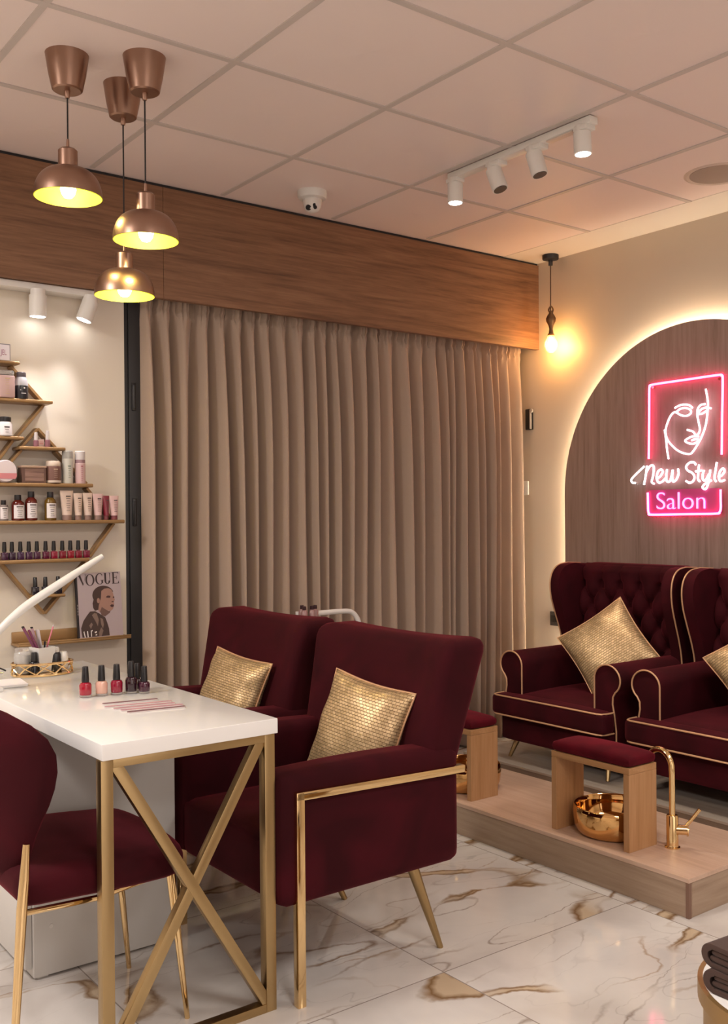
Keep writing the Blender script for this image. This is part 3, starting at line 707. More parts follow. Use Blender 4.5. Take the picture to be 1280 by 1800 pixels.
# ------------------------------------------------------------------ wingback chairs (front faces -X, origin at platform level)
def wingback(label, loc, group):
    t = thing('wingback_chair', label, 'armchair', loc, 0, group)
    z = lambda v: v-ZU      # world heights in, local out
    # seat rail
    link('seat_rail', B().soft(-.42, .28, -.318, .318, z(.235), z(.365), .02, 8), VELVET, t)
    # slab cushion
    def puff(P):
        if P.z > z(.41): P.z += .018*math.cos(min(1, abs(P.y)/.34)*PI/2)*math.cos(min(1, abs(P.x+.12)/.36)*PI/2)
        return P
    sc_ = link('seat_cushion', B().soft(-.475, -.392, -.326, .326, z(.358), z(.452), .022, 12, puff).soft(-.42, .17, -.226, .226, z(.360), z(.450), .022, 10, puff), VELVET, t)
    for zz in (.447, .362):
        yy = .320
        p = [(-.395, -yy, z(zz)), (-.44, -yy, z(zz)), (-.462, -yy+.008, z(zz)), (-.471, -yy+.028, z(zz)), (-.473, 0, z(zz)+.001), (-.471, yy-.028, z(zz)), (-.462, yy-.008, z(zz)), (-.44, yy, z(zz)), (-.395, yy, z(zz))]
        link('piping', B().tube(p, .0038, 8), PIPING, sc_)['label'] = 'gold piping'
    # scroll arms
    for s in (1, -1):
        yc = .280
        prof = []
        for k in range(21):
            a = math.radians(-52+k*232/20)
            prof.append((yc+.068*math.cos(a), z(.578)+.062*math.sin(a)))
        # a from -52 (outer low) over the top to 232 (inner low)
        prof = prof+[(yc-.068, z(.50)), (yc-.068, z(.37)), (yc-.068, z(.24)), (yc+.046, z(.24)), (yc+.046, z(.37)), (yc+.036, z(.44)), (yc+.028, z(.48)), (yc+.030, z(.51))]
        to3 = lambda a, b_, tt, s=s: (tt, a*s, b_)
        arm = link('arm', B().prism(prof, to3, -.385, .12, .004), VELVET, t, ang=50)
        pp = [(-.388, a*s, b_) for a, b_ in prof[:21]]
        path = [(-.388, (yc-.068)*s, z(.45))]+pp[::-1]+[(-.388, (yc+.030)*s, z(.51)), (-.388, (yc+.028)*s, z(.48)), (-.388, (yc+.036)*s, z(.44)), (-.388, (yc+.046)*s, z(.37)), (-.388, (yc+.046)*s, z(.26))]
        link('arm_piping', B().tube(path, .0036, 8), PIPING, arm)['label'] = 'gold piping round the arm front'
    # wings: profile in X-Z, extruded and flared
    wp = [(.02, .56), (.012, .64), (-.006, .71), (-.035, .79), (-.058, .86), (-.066, .92), (-.060, .965), (-.040, 1.0), (-.005, 1.022), (.05, 1.03), (.14, 1.025), (.24, 1.0), (.24, .70), (.22, .40), (.04, .40)]
    wsm = curve3([(a, 0, b_) for a, b_ in wp[:10]], 4)
    prof = [(p.x+.02, z(p.z)) for p in wsm]+[(a+.02, z(b_)) for a, b_ in wp[10:]]
    for s in (1, -1):
        def to3(a, b_, tt, s=s): return (a, s*(tt+.05*max(0, (.14-a))*1.6), b_)
        wg = link('wing', B().prism(prof, to3, .282, .338, .014), VELVET, t, ang=50)
        path = [to3(a-.002, b_, .336) for a, b_ in prof[:len(wsm)+1]]
        link('wing_piping', B().tube(path, .0034, 8), PIPING, wg)['label'] = 'gold piping along the wing'
    # tufted back: front surface is a grid with diamond folds
    W2, Z0, Z1 = .298, z(.40), z(1.028)
    by, bz, z0b = .113, .0865, z(.928)
    def front(u, v):
        y = (u*2-1)*W2; zz = Z0+(Z1-Z0)*v
        yy = y-.0565; dz = zz-z0b
        a = yy/by+dz/(2*bz); c_ = yy/by-dz/(2*bz)
        if dz <= 0: q = (abs(math.sin(PI*a))*abs(math.sin(PI*c_)))**.5
        else:
            f = min(1, dz/.06); q = abs(math.sin(PI*yy/by))**(1-.5*f)*(1-.45*f)+.45*f
        q = .45*q**.7+.55*q
        fa, fc = a-round(a), c_-round(c_)
        d2 = fa*fa+fc*fc
        btn = math.exp(-d2/.030) if dz < .02 else math.exp(-(fa*fa*2+((dz-.0)/.03)**2)/.3)*0
        if zz < z(.62): q = q*max(0, (zz-z(.52))/.10) + .6*(1-max(0, min(1, (zz-z(.52))/.10))) if zz > z(.52) else .6; btn = btn*(zz > z(.60))
        dep = .038*q-.028*btn
        edge = min(1, (1-abs(u*2-1))/.06)**.5
        top = min(1, (1-v)/.05)**.5
        x = .150-.055*(1-v)*.6 - dep*edge*top - .02*top
        return (x+.02*(v-.5), y, zz)
    bb = B().grid(front, 110, 90)
    bk = B()
    link('tufted_backrest', bb, VELVET, t, ang=80)
    link('back_shell', B().soft(.13, .235, -.30, .30, z(.36), z(1.03), .03, 8), VELVET, t)
    btn = B()
    rows = [(.928, [-.17, -.0565, .0565, .17]), (.8415, [-.226, -.113, 0, .113, .226]), (.755, [-.17, -.0565, .0565, .17]), (.6685, [-.226, -.113, 0, .113, .226])]
    bl = []
    for zz, ys in rows:
        for y in ys:
            v = (z(zz)-Z0)/(Z1-Z0); p = Vector(front((y/W2+1)/2, v))
            b1 = B().lathe([(0, .006), (.006, .004), (.009, 0), (.009, -.003)], (0, 0, 0), 14, Matrix.Translation(p+Vector((-.003, 0, 0))) @ Matrix.Rotation(-PI/2, 4, 'Y'))
            link('button', b1, VELVET, t)
    for sx, sy in ((-.36, 1), (-.36, -1), (.24, 1), (.24, -1)):
        d = -.035 if sx < 0 else .03
        link('leg', B().cyl((sx+d, sy*.285, 0), (sx, sy*.265, z(.24)), .008, .014, 14), GOLD, t)
    return t
wingback('burgundy wingback chair beside the curtain, diamond gold cushion on it', (-.555, -.980, ZU), 'wingback chairs on the platform')
w1 = [o for o in bpy.data.objects if o.name == 'wingback_chair'][0]
dup(w1, 'burgundy wingback chair at the right edge behind the gold tap', (-.555, -1.735, ZU))
pillow('gold woven cushion standing on its corner in the wingback chair beside the curtain', frame_m((-.665, -1.035, .662), (0, -1, 0), (-1, -.45, .42), math.radians(46)), .345, .345, .06, 3)
pillow('gold woven cushion cut off by the right edge, in the second wingback chair', frame_m((-.665, -1.815, .655), (0, -1, 0), (-1, -.45, .42), math.radians(46)), .345, .345, .06, 5)

# ------------------------------------------------------------------ pedicure footstools, bowls, tap
def footstool(label, loc):
    t = thing('footstool', label, 'footstool', loc, 0, 'oak footstools with red cushions')
    link('side_panel', B().box(0, .148, 0, .024, 0, .262, .001), OAKS, t, smooth=False)
    link('side_panel', B().box(0, .148, .326, .35, 0, .262, .001), OAKS, t, smooth=False)
    link('top_board', B().box(0, .148, 0, .35, .2625, .284, .001), OAKH, t, smooth=False)
    def dome(P):
        if P.z > .29: P.z += .016*math.cos(min(1, abs(P.y-.175)/.185)*PI/2)**.6*math.cos(min(1, abs(P.x-.074)/.082)*PI/2)**.5
        return P
    link('seat_pad', B().soft(-.002, .150, -.002, .352, .284, .318, .016, 10, dome), VELVET_RED, t)
    return t
footstool('oak footstool with red velvet pad beside the gold tap', (-1.515, -1.825, ZP))
fs = bpy.data.objects['footstool']
dup(fs, 'oak footstool with red velvet pad partly behind the near armchair', (-1.515, -1.045, ZP))
def bowl():
    t = thing('foot_bowl', 'polished gold foot bowl under the footstool beside the tap', 'bowl', (-1.375, -1.645, ZP), 0, 'polished gold foot bowls')
    R = .145
    link('basin', B().lathe([(0, 0), (R*.80, 0), (R*.90, .008), (R*.97, .030), (R, .065), (R, .084), (R*.985, .098), (R*.96, .101), (R*.935, .096), (R*.92, .078), (R*.88, .04), (R*.75, .014), (0, .010)], n=64), BOWLG, t, ang=60)
    link('drain', B().lathe([(0, .013), (.018, .0135), (.021, .011)], n=24), GOLD, t)
    return t
bw = bowl()
dup(bw, 'polished gold foot bowl under the left footstool, mostly behind the armchair', (-1.375, -.865, ZP))
tp = thing('gooseneck_tap', 'polished gold gooseneck tap on the platform', 'tap', (-1.352, -1.878, ZP))
link('body', B().lathe([(.026, 0), (.026, .004), (.021, .007), (.020, .012), (.020, .108), (.018, .112), (.012, .114)], n=28), GOLDP, tp)
pth = [(0, 0, .11), (0, 0, .19), (0, .0, .25)]
for k in range(1, 13):
    a = PI*k/12; pth.append((.004*k/12, .052-.052*math.cos(a), .265+.062*math.sin(a)))
pth.append((.005, .105, .25)); pth.append((.006, .105, .20))
link('spout', B().tube(pth, .0105, 16), GOLDP, tp)
link('handle', B().cyl((.0, 0, .062), (.034, -.040, .062), .017, .017, 20).cyl((.030, -.036, .062), (.033, -.039, .062), .021, .021, 20).cyl((.026, -.032, .070), (.060, -.068, .135), .0055, .0065, 12), GOLDP, tp)

# ------------------------------------------------------------------ the two lounge armchairs (front faces -X)
def armchair(label, loc, group):
    t = thing('armchair', label, 'armchair', loc, 0, group)   # origin on the floor under the middle of the front edge
    Y2 = .33
    def seatfn(P):
        if P.z > .39: P.z += .014*math.cos(min(1, abs(P.y)/.26)*PI/2)
        return P
    link('seat', B().soft(.005, .60, -.245, .245, .255, .418, .03, 10, seatfn), VELVET, t)
    for s in (1, -1):
        def armfn(P, s=s):
            # the arm top dips slightly to the rear and the front leans forward a little
            f = P.x/.64
            if P.z > .50: P.z += -.014*f + .010*math.sin(PI*min(1, max(0, f)))
            return P
        arm = link('arm', B().soft(0, .62, s*.335-.0 if s < 0 else .225, s*.225 if s < 0 else .335, .255, .605, .032, 12, armfn), VELVET, t)
        ys = s*.337
        link('arm_frame', B().box(.042, .066, ys-.012, ys+.012, 0, .556, .002).bar((.042, ys, .546), (.625, ys, .527), .024, .022, bev=.002), GOLDP, t)['label'] = 'polished gold leg and arm rail'
    # rear lower block joining seat, arms and back
    def rear(P):
        P.x += (P.z-.26)*.12
        return P
    link('rear_panel', B().soft(.46, .575, -.325, .325, .262, .56, .03, 8, rear), VELVET, t)
    # backrest: leaning, slightly barrelled, flared ears
    def backfn(P):
        v = (P.z-.36)/(.90-.36); u = P.y/.31
        P.y *= (1+.13*max(0, v)**1.6)
        fr = P.x < .52
        P.x += .155*v
        if fr: P.x -= .050*abs(u)**3*(.25+.75*max(0, v)); P.x -= .018*math.sin(PI*min(1, max(0, v)))*(1-u*u)
        P.z += .012*abs(u)**2*max(0, v)**3
        return P
    link('backrest', B().soft(.455, .585, -.315, .315, .36, .895, .045, 16, backfn), VELVET, t)
    link('rear_leg', B().cyl((.455, .24, .27), (.565, .18, 0), .018, .009, 16), GOLD, t)
    link('rear_leg', B().cyl((.465, -.29, .27), (.570, -.295, 0), .018, .009, 16), GOLD, t)
    return t
ac = armchair('burgundy lounge armchair nearest the camera, at the table corner', (-2.868, -1.462, 0), 'burgundy lounge armchairs along the table')
dup(ac, 'burgundy lounge armchair behind the near one, towards the curtain', (-2.868, -.690, 0))
pillow('gold woven cushion upright in the near armchair', frame_m((-2.42, -1.528, .610), (0, -1, 0), (-1, -.30, .34), math.radians(-4)), .315, .325, .062, 7)
pillow('gold woven cushion in the armchair nearer the curtain', frame_m((-2.432, -.758, .620), (0, -1, 0), (-1, -.30, .36), math.radians(-3)), .29, .30, .06, 9)

# ------------------------------------------------------------------ manicure table and cabinet
tb = thing('manicure_table', 'white lacquered manicure table with gold crossed end frame', 'table', (-3.10, -1.78, 0))
TX0, TX1, TY0, TY1 = -.232, .238, .0, 1.34
def tabletop():
    poly = rr(TX0, TX1, TY0, TY1, .004, 2)
    b = B(); b.prism([(x, y) for x, y in poly], lambda a, b_, t_: (a, b_, t_), .712, .750, .0015)
    return b
link('tabletop', tabletop(), LACQ, tb, ang=30)
def xframe(y, name='crossed_frame'):
    b = B(); x0, x1, zt = TX0+.014, TX1-.022, .711; w_ = .030
    b.box(x0-w_/2, x0+w_/2, y, y+w_, 0, zt, .0015).box(x1-w_/2, x1+w_/2, y, y+w_, 0, zt, .0015)
    b.box(x0+w_/2, x1-w_/2, y+.0007, y+w_-.0007, zt-.02, zt, .001).box(x0+w_/2, x1-w_/2, y+.0005, y+w_-.0005, 0, .022, .001)
    b.bar((x0+.02, y+w_/2, zt-.010), (x1-.004, y+w_/2, .012), w_-.004, .027, (0, 0, 1), .001)
    b.bar((x1-.02, y+w_/2, zt-.010), (x0+.004, y+w_/2, .012), w_-.006, .027, (0, 0, 1), .001)
    return link(name, b, GOLD, tb, ang=30)
xframe(.006)
cb = thing('drawer_cabinet', 'white drawer cabinet standing under the manicure table', 'cabinet', (-3.10, -1.225, 0))
link('body', B().box(-.208, .216, 0, .70, .006, .708, .002), CABW, cb, ang=30)
for k in range(3):
    z0 = .03+.225*k
    dr = link('drawer', B().box(-.228, -.209, .012, .69, z0, z0+.218, .002), CABW, cb, ang=30)
    link('drawer_handle', B().cyl((-.252, .27, z0+.12), (-.252, .43, z0+.12), .005, n=10).cyl((-.252, .285, z0+.12), (-.226, .285, z0+.12), .004, n=8).cyl((-.252, .415, z0+.12), (-.226, .415, z0+.12), .004, n=8), GOLDP, dr)
for x in (-.18, .19): link('foot', B().box(x-.015, x+.015, .01, .04, 0, .007), WHITE, cb)
link('screw_cap', B().cyl((-.160, .0005, .14), (-.160, -.0015, .14), .006, n=14), WHITE, cb)

# ------------------------------------------------------------------ client chair at the left (faces +X)
ch = thing('dining_chair', 'burgundy velvet chair with rounded back and slim gold legs, at the left edge', 'chair', (-3.30, -1.49, 0))
def cseat(P):
    f = (P.x+.21)/.44
    P.y *= 1-.10*max(0, f)**3
    P.x -= .035*(abs(P.y)/.24)**3*(P.x > .1)
    if P.z > .44: P.z += .022*math.cos(min(1, abs(P.y)/.25)*PI/2)*math.sin(PI*max(0, min(1, f*.9+.1)))
    P.z += .008*math.cos(min(1, max(0, (P.x+.2)/.4))*PI)
    return P
link('seat', B().soft(-.205, .235, -.245, .245, .385, .465, .036, 12, cseat), VELVET, ch)
def cback():
    zz = [.435, .46, .50, .54, .58, .62, .66, .70, .74, .775, .805, .83, .847, .855]
    ww = [.135, .160, .185, .205, .226, .248, .265, .276, .279, .268, .240, .190, .115, .03]
    b = B(); n = 20; rings = []
    for z_, w_ in zip(zz, ww):
        th = .030*min(1, (.862-z_)/.04)**.5*min(1, .5+(z_-.43)/.06)
        ring = []
        for k in range(2*n):
            a = 2*PI*k/(2*n); y = w_*math.cos(a)
            xx = th*math.copysign(abs(math.sin(a))**.7, math.sin(a))
            cx_ = -.205-.16*(z_-.45)+.115*(abs(y)/.28)**2.2
            ring.append(b.bm.verts.new((cx_+xx, y, z_)))
        rings.append(ring)
    for A, C in zip(rings, rings[1:]):
        for k in range(2*n): b.bm.faces.new((A[k], A[(k+1) % (2*n)], C[(k+1) % (2*n)], C[k]))
    b.bm.faces.new(rings[0][::-1]); b.bm.faces.new(rings[-1])
    return b
link('backrest', cback(), VELVET, ch, ang=70)
for s in (1, -1):
    link('leg', B().tube([(-.190, s*.245, .545), (-.196, s*.248, .47), (-.204, s*.252, .40), (-.235, s*.268, 0)], [.008, .011, .012, .007], 14), GOLDP, ch)
    link('leg', B().tube([(.190, s*.170, .395), (.230, s*.18, 0)], [.012, .0065], 14), GOLDP, ch)
link('seat_frame', B().tube([(-.204, -.250, .395), (-.02, -.215, .375), (.190, -.170, .38), (.205, 0, .38), (.190, .170, .38), (-.02, .215, .375), (-.204, .250, .395)], .007, 10), GOLDP, ch)

# ------------------------------------------------------------------ things on the table
ZT = .7505
def ink(name, col, r=.15): return mat(name, col, r, Coat_Weight=.6)
POL = {}
def polish(label, loc, col, H=.088, R=.0175, cap=.045, grp='nail polish bottles on the table', lying=None, name='nail_polish', clearbase=True):
    key = tuple(col)
    if key not in POL: POL[key] = ink('nail_lacquer', col)
    t = thing(name, label, 'nail polish', loc, random.uniform(-.3, .3), grp)
    hb = H-cap
    link('bottle', B().lathe([(R*.88, .006 if clearbase else 0), (R, .009 if clearbase else .003), (R, hb*.80), (R*.85, hb*.93), (R*.5, hb), (R*.48, hb+.002)], n=24), POL[key], t)
    if clearbase: link('glass_base', B().lathe([(R*.85, 0), (R*.97, .001), (R*.97, .006), (R*.85, .007)], n=24), GLASSY, t)
    link('cap', B().lathe([(R*.60, hb), (R*.62, hb+.004), (R*.50, H-.002), (R*.44, H)], n=20), BLACK, t)
    return t
polish('bright red nail polish, first bottle of the row on the table', (-3.132, -1.162, ZT), (.36, .006, .025))
polish('pale nude nail polish in the row on the table', (-3.086, -1.168, ZT), (.72, .42, .33))
polish('crimson nail polish in the middle of the row on the table', (-3.044, -1.178, ZT), (.26, .004, .028))
polish('near-black wine nail polish, tallest in the row on the table', (-3.003, -1.188, ZT), (.022, .005, .010), .094)
polish('dark plum nail polish, shorter, at the right end of the row', (-2.974, -1.215, ZT), (.05, .006, .022), .080, .016)
polish('dark nail polish standing close behind the plum bottle', (-2.972, -1.160, ZT), (.03, .01, .016), .082, .015)
FP = mat('pink_file_board', (.50, .27, .29), .6); FD = mat('mauve_file_board', (.22, .11, .12), .6); FW = mat('white_file_core', (.75, .66, .64), .6)
fl = [((-3.141, -1.309), (-2.989, -1.337), FD, 'plain dark mauve'), ((-3.153, -1.355), (-2.972, -1.392), FP, 'pink second from the bottles'), ((-3.145, -1.397), (-2.978, -1.425), FP, 'pink middle'), ((-3.138, -1.430), (-2.971, -1.460), FP, 'pink fourth from the bottles'), ((-3.136, -1.466), (-2.978, -1.488), FD, 'dark mauve one nearest the table front')]
wds = ['mauve nail file lying nearest the polish bottles', 'pink nail file lying second from the polish bottles', 'pink nail file lying third, in the middle of the fan', 'pink nail file lying fourth from the polish bottles', 'dark mauve nail file lying nearest the front of the table']
for (a, c, m_, _), lb in zip(fl, wds):
    d = Vector((c[0]-a[0], c[1]-a[1])); L_ = d.length; mid = ((a[0]+c[0])/2, (a[1]+c[1])/2, ZT)
    t = thing('nail_file', lb, 'nail file', mid, math.atan2(d.y, d.x), 'nail files on the table')
    link('core', B().prism(rr(-L_/2, L_/2, -.0075, .0075, .007), lambda a_, b_, t_: (a_, b_, t_), 0, .0022), FW, t)
    link('abrasive_face', B().prism(rr(-L_/2, L_/2, -.0070, .0070, .0065), lambda a_, b_, t_: (a_, b_, t_), .0023, .0033), m_, t)
# gold oval tray with contents
TRX, TRY = -3.085, -.66
tr = thing('organiser_tray', 'oval openwork gold tray holding brushes, bottles and a white cup', 'tray', (TRX, TRY, ZT), math.radians(-8))
link('tray_base', B().lathe([(0, 0), (.096, 0), (.100, .004), (.098, .008), (0, .007)], n=56, sx=1, sy=.62), GOLDP, tr)
def oval(z, r=.097, n=48): return [(r*math.cos(2*PI*k/n), .62*r*math.sin(2*PI*k/n), z) for k in range(n)]
link('rail', B().tube(oval(.040), .0042, 8, closed=True), GOLDP, tr)
tw_ = B()
for k in range(10):
    a = 2*PI*k/10
    q = [(.097*math.cos(a+.62*f), .062*.97*math.sin(a+.62*f), .008+.032*(math.sin(PI*f/2))) for f in [i/6 for i in range(7)]]
    tw_.tube(q, .0026, 6)
    q = [(.097*math.cos(a+.62*(1-f)), .062*.97*math.sin(a+.62*(1-f)), .008+.032*f) for f in [i/6 for i in range(7)]]
    tw_.tube(q, .0022, 6)
link('openwork_gallery', tw_, GOLDP, tr)
ZR = ZT+.0085
cup = B(); cup.lathe([(.033, 0), (.035, .002), (.0435, .080), (.044, .082), (.040, .082), (.031, .008), (0, .008)], n=4, mtx=Matrix.Rotation(PI/4, 4, 'Z'))
o = link('brush_cup', cup, WHITE, ang=30); tag(o, 'square white cup of nail files standing in the gold tray', 'cup', None, (TRX+.002, TRY+.005, ZR), (0, 0, .2))
def tool(name, label, cat, base_, tip, wdt, m_, tipm=None):
    base_, tip = Vector(base_), Vector(tip)
    t = thing(name, label, cat, base_, 0, 'tools standing in the white cup')
    d = (tip-base_)
    link('board', B().bar((0, 0, 0), d, wdt, .003, (1, .5, .2), .001), m_, t)
    if tipm: link('tip', B().bar(d*.985, d*1.03, wdt*.9, .0036, (1, .5, .2), .001), tipm, t)
    return t
MAU = mat('mauve_plastic', (.16, .035, .085), .3); LIL = mat('lilac_plastic', (.42, .26, .30), .4); GRY = mat('grey_white_file', (.50, .44, .44), .6); ROS = mat('rose_handle', (.55, .15, .20), .3)
cx0, cy0 = TRX+.002, TRY+.005
tool('nail_file', 'dark mauve file leaning furthest left in the white cup', 'nail file', (cx0+.008, cy0, ZR+.012), (cx0-.062, cy0+.0, ZR+.150), .012, MAU, BLACK)
tool('nail_file', 'mauve file beside the darkest one in the white cup', 'nail file', (cx0+.010, cy0-.008, ZR+.012), (cx0-.046, cy0-.006, ZR+.142), .010, MAU)
tool('nail_file', 'lilac file between mauve and grey ones in the white cup', 'nail file', (cx0+.008, cy0+.010, ZR+.012), (cx0-.032, cy0+.006, ZR+.146), .011, LIL, BLACK)
tool('nail_file', 'wide grey-white file in the middle of the white cup', 'nail file', (cx0+.006, cy0+.004, ZR+.012), (cx0-.014, cy0+.004, ZR+.140), .017, GRY)
tool('nail_brush', 'dark short brush standing in the white cup', 'brush', (cx0, cy0-.004, ZR+.012), (cx0+.008, cy0-.004, ZR+.100), .007, BLACK)
tool('nail_brush', 'slim rose brush leaning right in the white cup', 'brush', (cx0-.006, cy0, ZR+.012), (cx0+.036, cy0-.004, ZR+.148), .005, ROS, GRY)
jar = thing('glass_jar', 'clear glass jar of white cotton at the left of the gold tray', 'jar', (TRX-.062, TRY+.012, ZR))
link('glass', B().lathe([(.024, 0), (.026, .003), (.026, .064), (.022, .070), (.0225, .082), (.0205, .082)], n=28), GLASSY, jar)
link('cotton', B().lathe([(0, .004), (.022, .004), (.0225, .058), (.012, .062), (0, .062)], n=20), WHITE, jar)
polish('black bottle left of the white cup in the gold tray', (TRX-.034, TRY-.022, ZR), (.006, .006, .008), .070, .018, .030, 'bottles in the gold tray', name='cuticle_oil', clearbase=False)
rb = thing('roll_on_bottle', 'black bottle with a clear ball top, right of the white cup', 'bottle', (TRX+.042, TRY-.006, ZR), 0, 'bottles in the gold tray')
link('bottle', B().lathe([(.018, 0), (.0205, .004), (.018, .054), (.013, .062)], n=20), BLACK, rb)
link('ball_top', B().lathe([(.012, .062), (.0135, .070), (.010, .080), (0, .083)], n=20), GLASSY, rb)
wb = thing('cream_bottle', 'small white bottle at the right end of the gold tray', 'bottle', (TRX+.070, TRY+.002, ZR), 0, 'bottles in the gold tray')
link('bottle', B().lathe([(.0155, 0), (.017, .003), (.017, .050), (.013, .060), (0, .062)], n=20), WHITE, wb)
link('base_band', B().lathe([(.0175, .002), (.0175, .010)], n=20), GRY, wb)
ppr = thing('paper_pad', 'white paper pad lying on the table in front of the gold tray', 'paper pad', (-3.285, -.78, ZT), -.12)
link('sheets', B().box(-.045, .095, -.075, .055, 0, .006, .001), WHITE, ppr)
link('cover', B().box(-.046, .096, -.076, .056, .006, .0072), mat('paper_white', (.82, .78, .78), .7), ppr)
ph = thing('nail_drill', 'dark mauve nail drill handpiece with a metal collar at the left edge', 'nail drill', (-3.245, -.655, ZT+.014))
link('body', B().tube([(-.09, .02, 0), (-.02, .005, 0), (.012, 0, 0)], [.013, .014, .010], 18), MAU, ph)
link('collar', B().tube([(.012, 0, 0), (.034, -.004, 0)], [.009, .006], 16), mat('chrome', (.7, .68, .66), .15, 1), ph)
link('cord', B().tube(curve3([(-.09, .02, 0), (-.10, .06, .01), (-.02, .075, .022), (.035, .06, .012), (.06, .055, .0)], 6), .0025, 8), BLACK, ph)

# white arc lamp
al = thing('arc_lamp', 'slim white curved desk lamp arcing over the left of the table', 'lamp', (-3.335, -.9, ZT))
arc = [(-.010, 0, .0), (-.045, 0, .06), (-.035, 0, .115), (.042, 0, .184), (.076, 0, .215), (.128, 0, .255), (.216, 0, .308), (.290, 0, .352), (.364, 0, .395)]
ap_ = curve3(arc, 8); n_ = len(ap_)
link('arm', B().tube(ap_, [.008+.0055*math.sin(PI*min(1, (i/n_)**1.6)) for i in range(n_)], 16), WHITE, al)
link('base', B().box(-.018, .045, -.02, .02, 0, .012, .002).box(-.018, -.004, -.02, .02, -.034, .010, .002), WHITE, al)

# ------------------------------------------------------------------ wall shelf unit and its contents
su = thing('geometric_wall_shelf', 'antique gold diamond-shaped wall shelf unit left of the curtain', 'shelf', (-2.9, .10, .88))
def sboard(xl, xr, zt, zb):
    """shelf with rounded tip at the right"""
    b = B(); b.box(xl+2.9, xr+2.9, -.098, -.001, zb-.88, zt-.88, .004, 3)
    return link('shelf_board', b, SHELFG, su)
SH = [(-3.40, -2.935, 1.884, 1.872), (-3.45, -2.806, 1.739, 1.725), (-3.3, -2.922, 1.590, 1.577), (-2.940, -2.756, 1.553, 1.540), (-3.5, -2.642, 1.408, 1.393), (-3.55, -2.507, 1.259, 1.244), (-3.3, -2.661, 1.104, 1.089), (-2.890, -2.762, .962, .950)]
for s in SH: sboard(*s)
def strip(a, c, dy=-.055, depth=.09):
    link('diagonal_strip', B().bar((a[0]+2.9, dy, a[1]-.88), (c[0]+2.9, dy, c[1]-.88), depth, .011, (0, 0, 1), .0015), SHELFG, su, smooth=False)
for a, c in [((-2.955, 1.872), (-2.832, 1.74)), ((-2.825, 1.726), (-2.935, 1.592)), ((-2.950, 1.576), (-3.07, 1.41)), ((-2.851, 1.628), (-2.915, 1.553)), ((-2.851, 1.628), (-2.778, 1.553)), ((-2.916, 1.540), (-3.03, 1.41)), ((-2.778, 1.540), (-2.650, 1.409)), ((-2.651, 1.392), (-2.54, 1.26)), ((-2.533, 1.244), (-2.640, 1.104)), ((-2.650, 1.089), (-2.829, .882)), ((-3.06, 1.089+.08), (-2.831, .882))]:
    strip(a, c, -.026, .046)
ld = thing('picture_ledge', 'narrow antique gold ledge low on the wall holding the magazine', 'shelf', (-2.70, .10, .76))
link('bottom_board', B().box(-.252, .216, -.10, -.001, .0, .010, .002), SHELFG, ld)
link('back_board', B().box(-.250, .214, -.012, -.001, .010, .052, .002), SHELFG, ld)
link('front_lip', B().box(-.252, .216, -.10, -.094, .010, .016, .001), SHELFG, ld)

# magazine on the ledge
MW, MH = .190, .268
mg = thing('fashion_magazine', 'VOGUE magazine with a portrait cover on the low gold ledge', 'magazine', (-2.600, .030, .7725))
mg.rotation_euler = (math.radians(-6), 0, math.radians(2))
COVER = mat('magazine_cover', (.44, .36, .38), .35)
link('pages', B().box(-MW/2, MW/2, .001, .012, 0, MH, .001), WHITE, mg, smooth=False)
cv = link('cover', B().box(-MW/2, MW/2, 0, .001, 0, MH), COVER, mg, smooth=False)
link('spine', B().box(-MW/2-.007, -MW/2, 0, .013, 0, MH, .001), mat('black_spine', (.015, .01, .012), .5), mg, smooth=False)
sm = B()
for k in range(4): sm.box(-MW/2-.0050, -MW/2-.0020, -.0005, 0, .095+.012*k, .103+.012*k)
link('spine_print', sm, mat('spine_ink', (.25, .22, .22), .5), mg, smooth=False)
K = lambda px, py: ((px-130)/1060*MW-MW/2, (1705-py)/1530*MH)   # cover drawing units
def flat(name, polys, m_, lay, parent=cv):
    b = B()
    for p in polys:
        b.prism([K(*q) for q in p], lambda a_, b_, t_: (a_, t_, b_), -.0002*lay, -.0002*lay-.00015)
    return link(name, b, m_, parent, smooth=False)
DK = mat('dark_print', (.035, .018, .018), .5)
def arcp(cx_, cy_, rx, ry, a0, a1, n=14): return [(cx_+rx*math.cos(math.radians(a0+(a1-a0)*k/n)), cy_-ry*math.sin(math.radians(a0+(a1-a0)*k/n))) for k in range(n+1)]
def ringp(cx_, cy_, rx, ry, ix, iy, a0, a1, n=16): return arcp(cx_, cy_, rx, ry, a0, a1, n)+arcp(cx_, cy_, ix, iy, a1, a0, n)
Vq = [[(150, 215), (205, 215), (280, 440), (262, 475)], [(262, 475), (275, 440), (335, 215), (345, 215)], [(135, 210), (225, 210), (225, 220), (135, 220)], [(310, 210), (360, 210), (360, 219), (310, 219)]]
Oq = [ringp(435, 345, 110, 140, 68, 128, 90, 270), ringp(435, 345, 110, 140, 68, 128, -90, 90)]
Gq = [ringp(675, 330, 110, 135, 68, 122, 60, 300), [(715, 365), (755, 365), (755, 430), (715, 445)], [(695, 358), (775, 358), (775, 368), (695, 368)], [(722, 215), (738, 215), (738, 270), (722, 240)]]
Uq = [[(790, 200), (835, 200), (835, 400), (790, 380)], ringp(862, 380, 72, 82, 30, 66, 180, 360), [(918, 200), (933, 200), (933, 385), (920, 385)], [(775, 195), (850, 195), (850, 205), (775, 205)], [(900, 195), (950, 195), (950, 205), (900, 205)]]
Eq = [[(990, 190), (1032, 190), (1032, 455), (990, 455)], [(975, 185), (1140, 185), (1140, 240), (1120, 200), (975, 197)], [(975, 460), (975, 447), (1120, 447), (1145, 390), (1150, 460)], [(1032, 310), (1095, 310), (1095, 322), (1032, 322)], [(1085, 275), (1097, 275), (1097, 360), (1085, 360)]]
def shift(P, s): return P
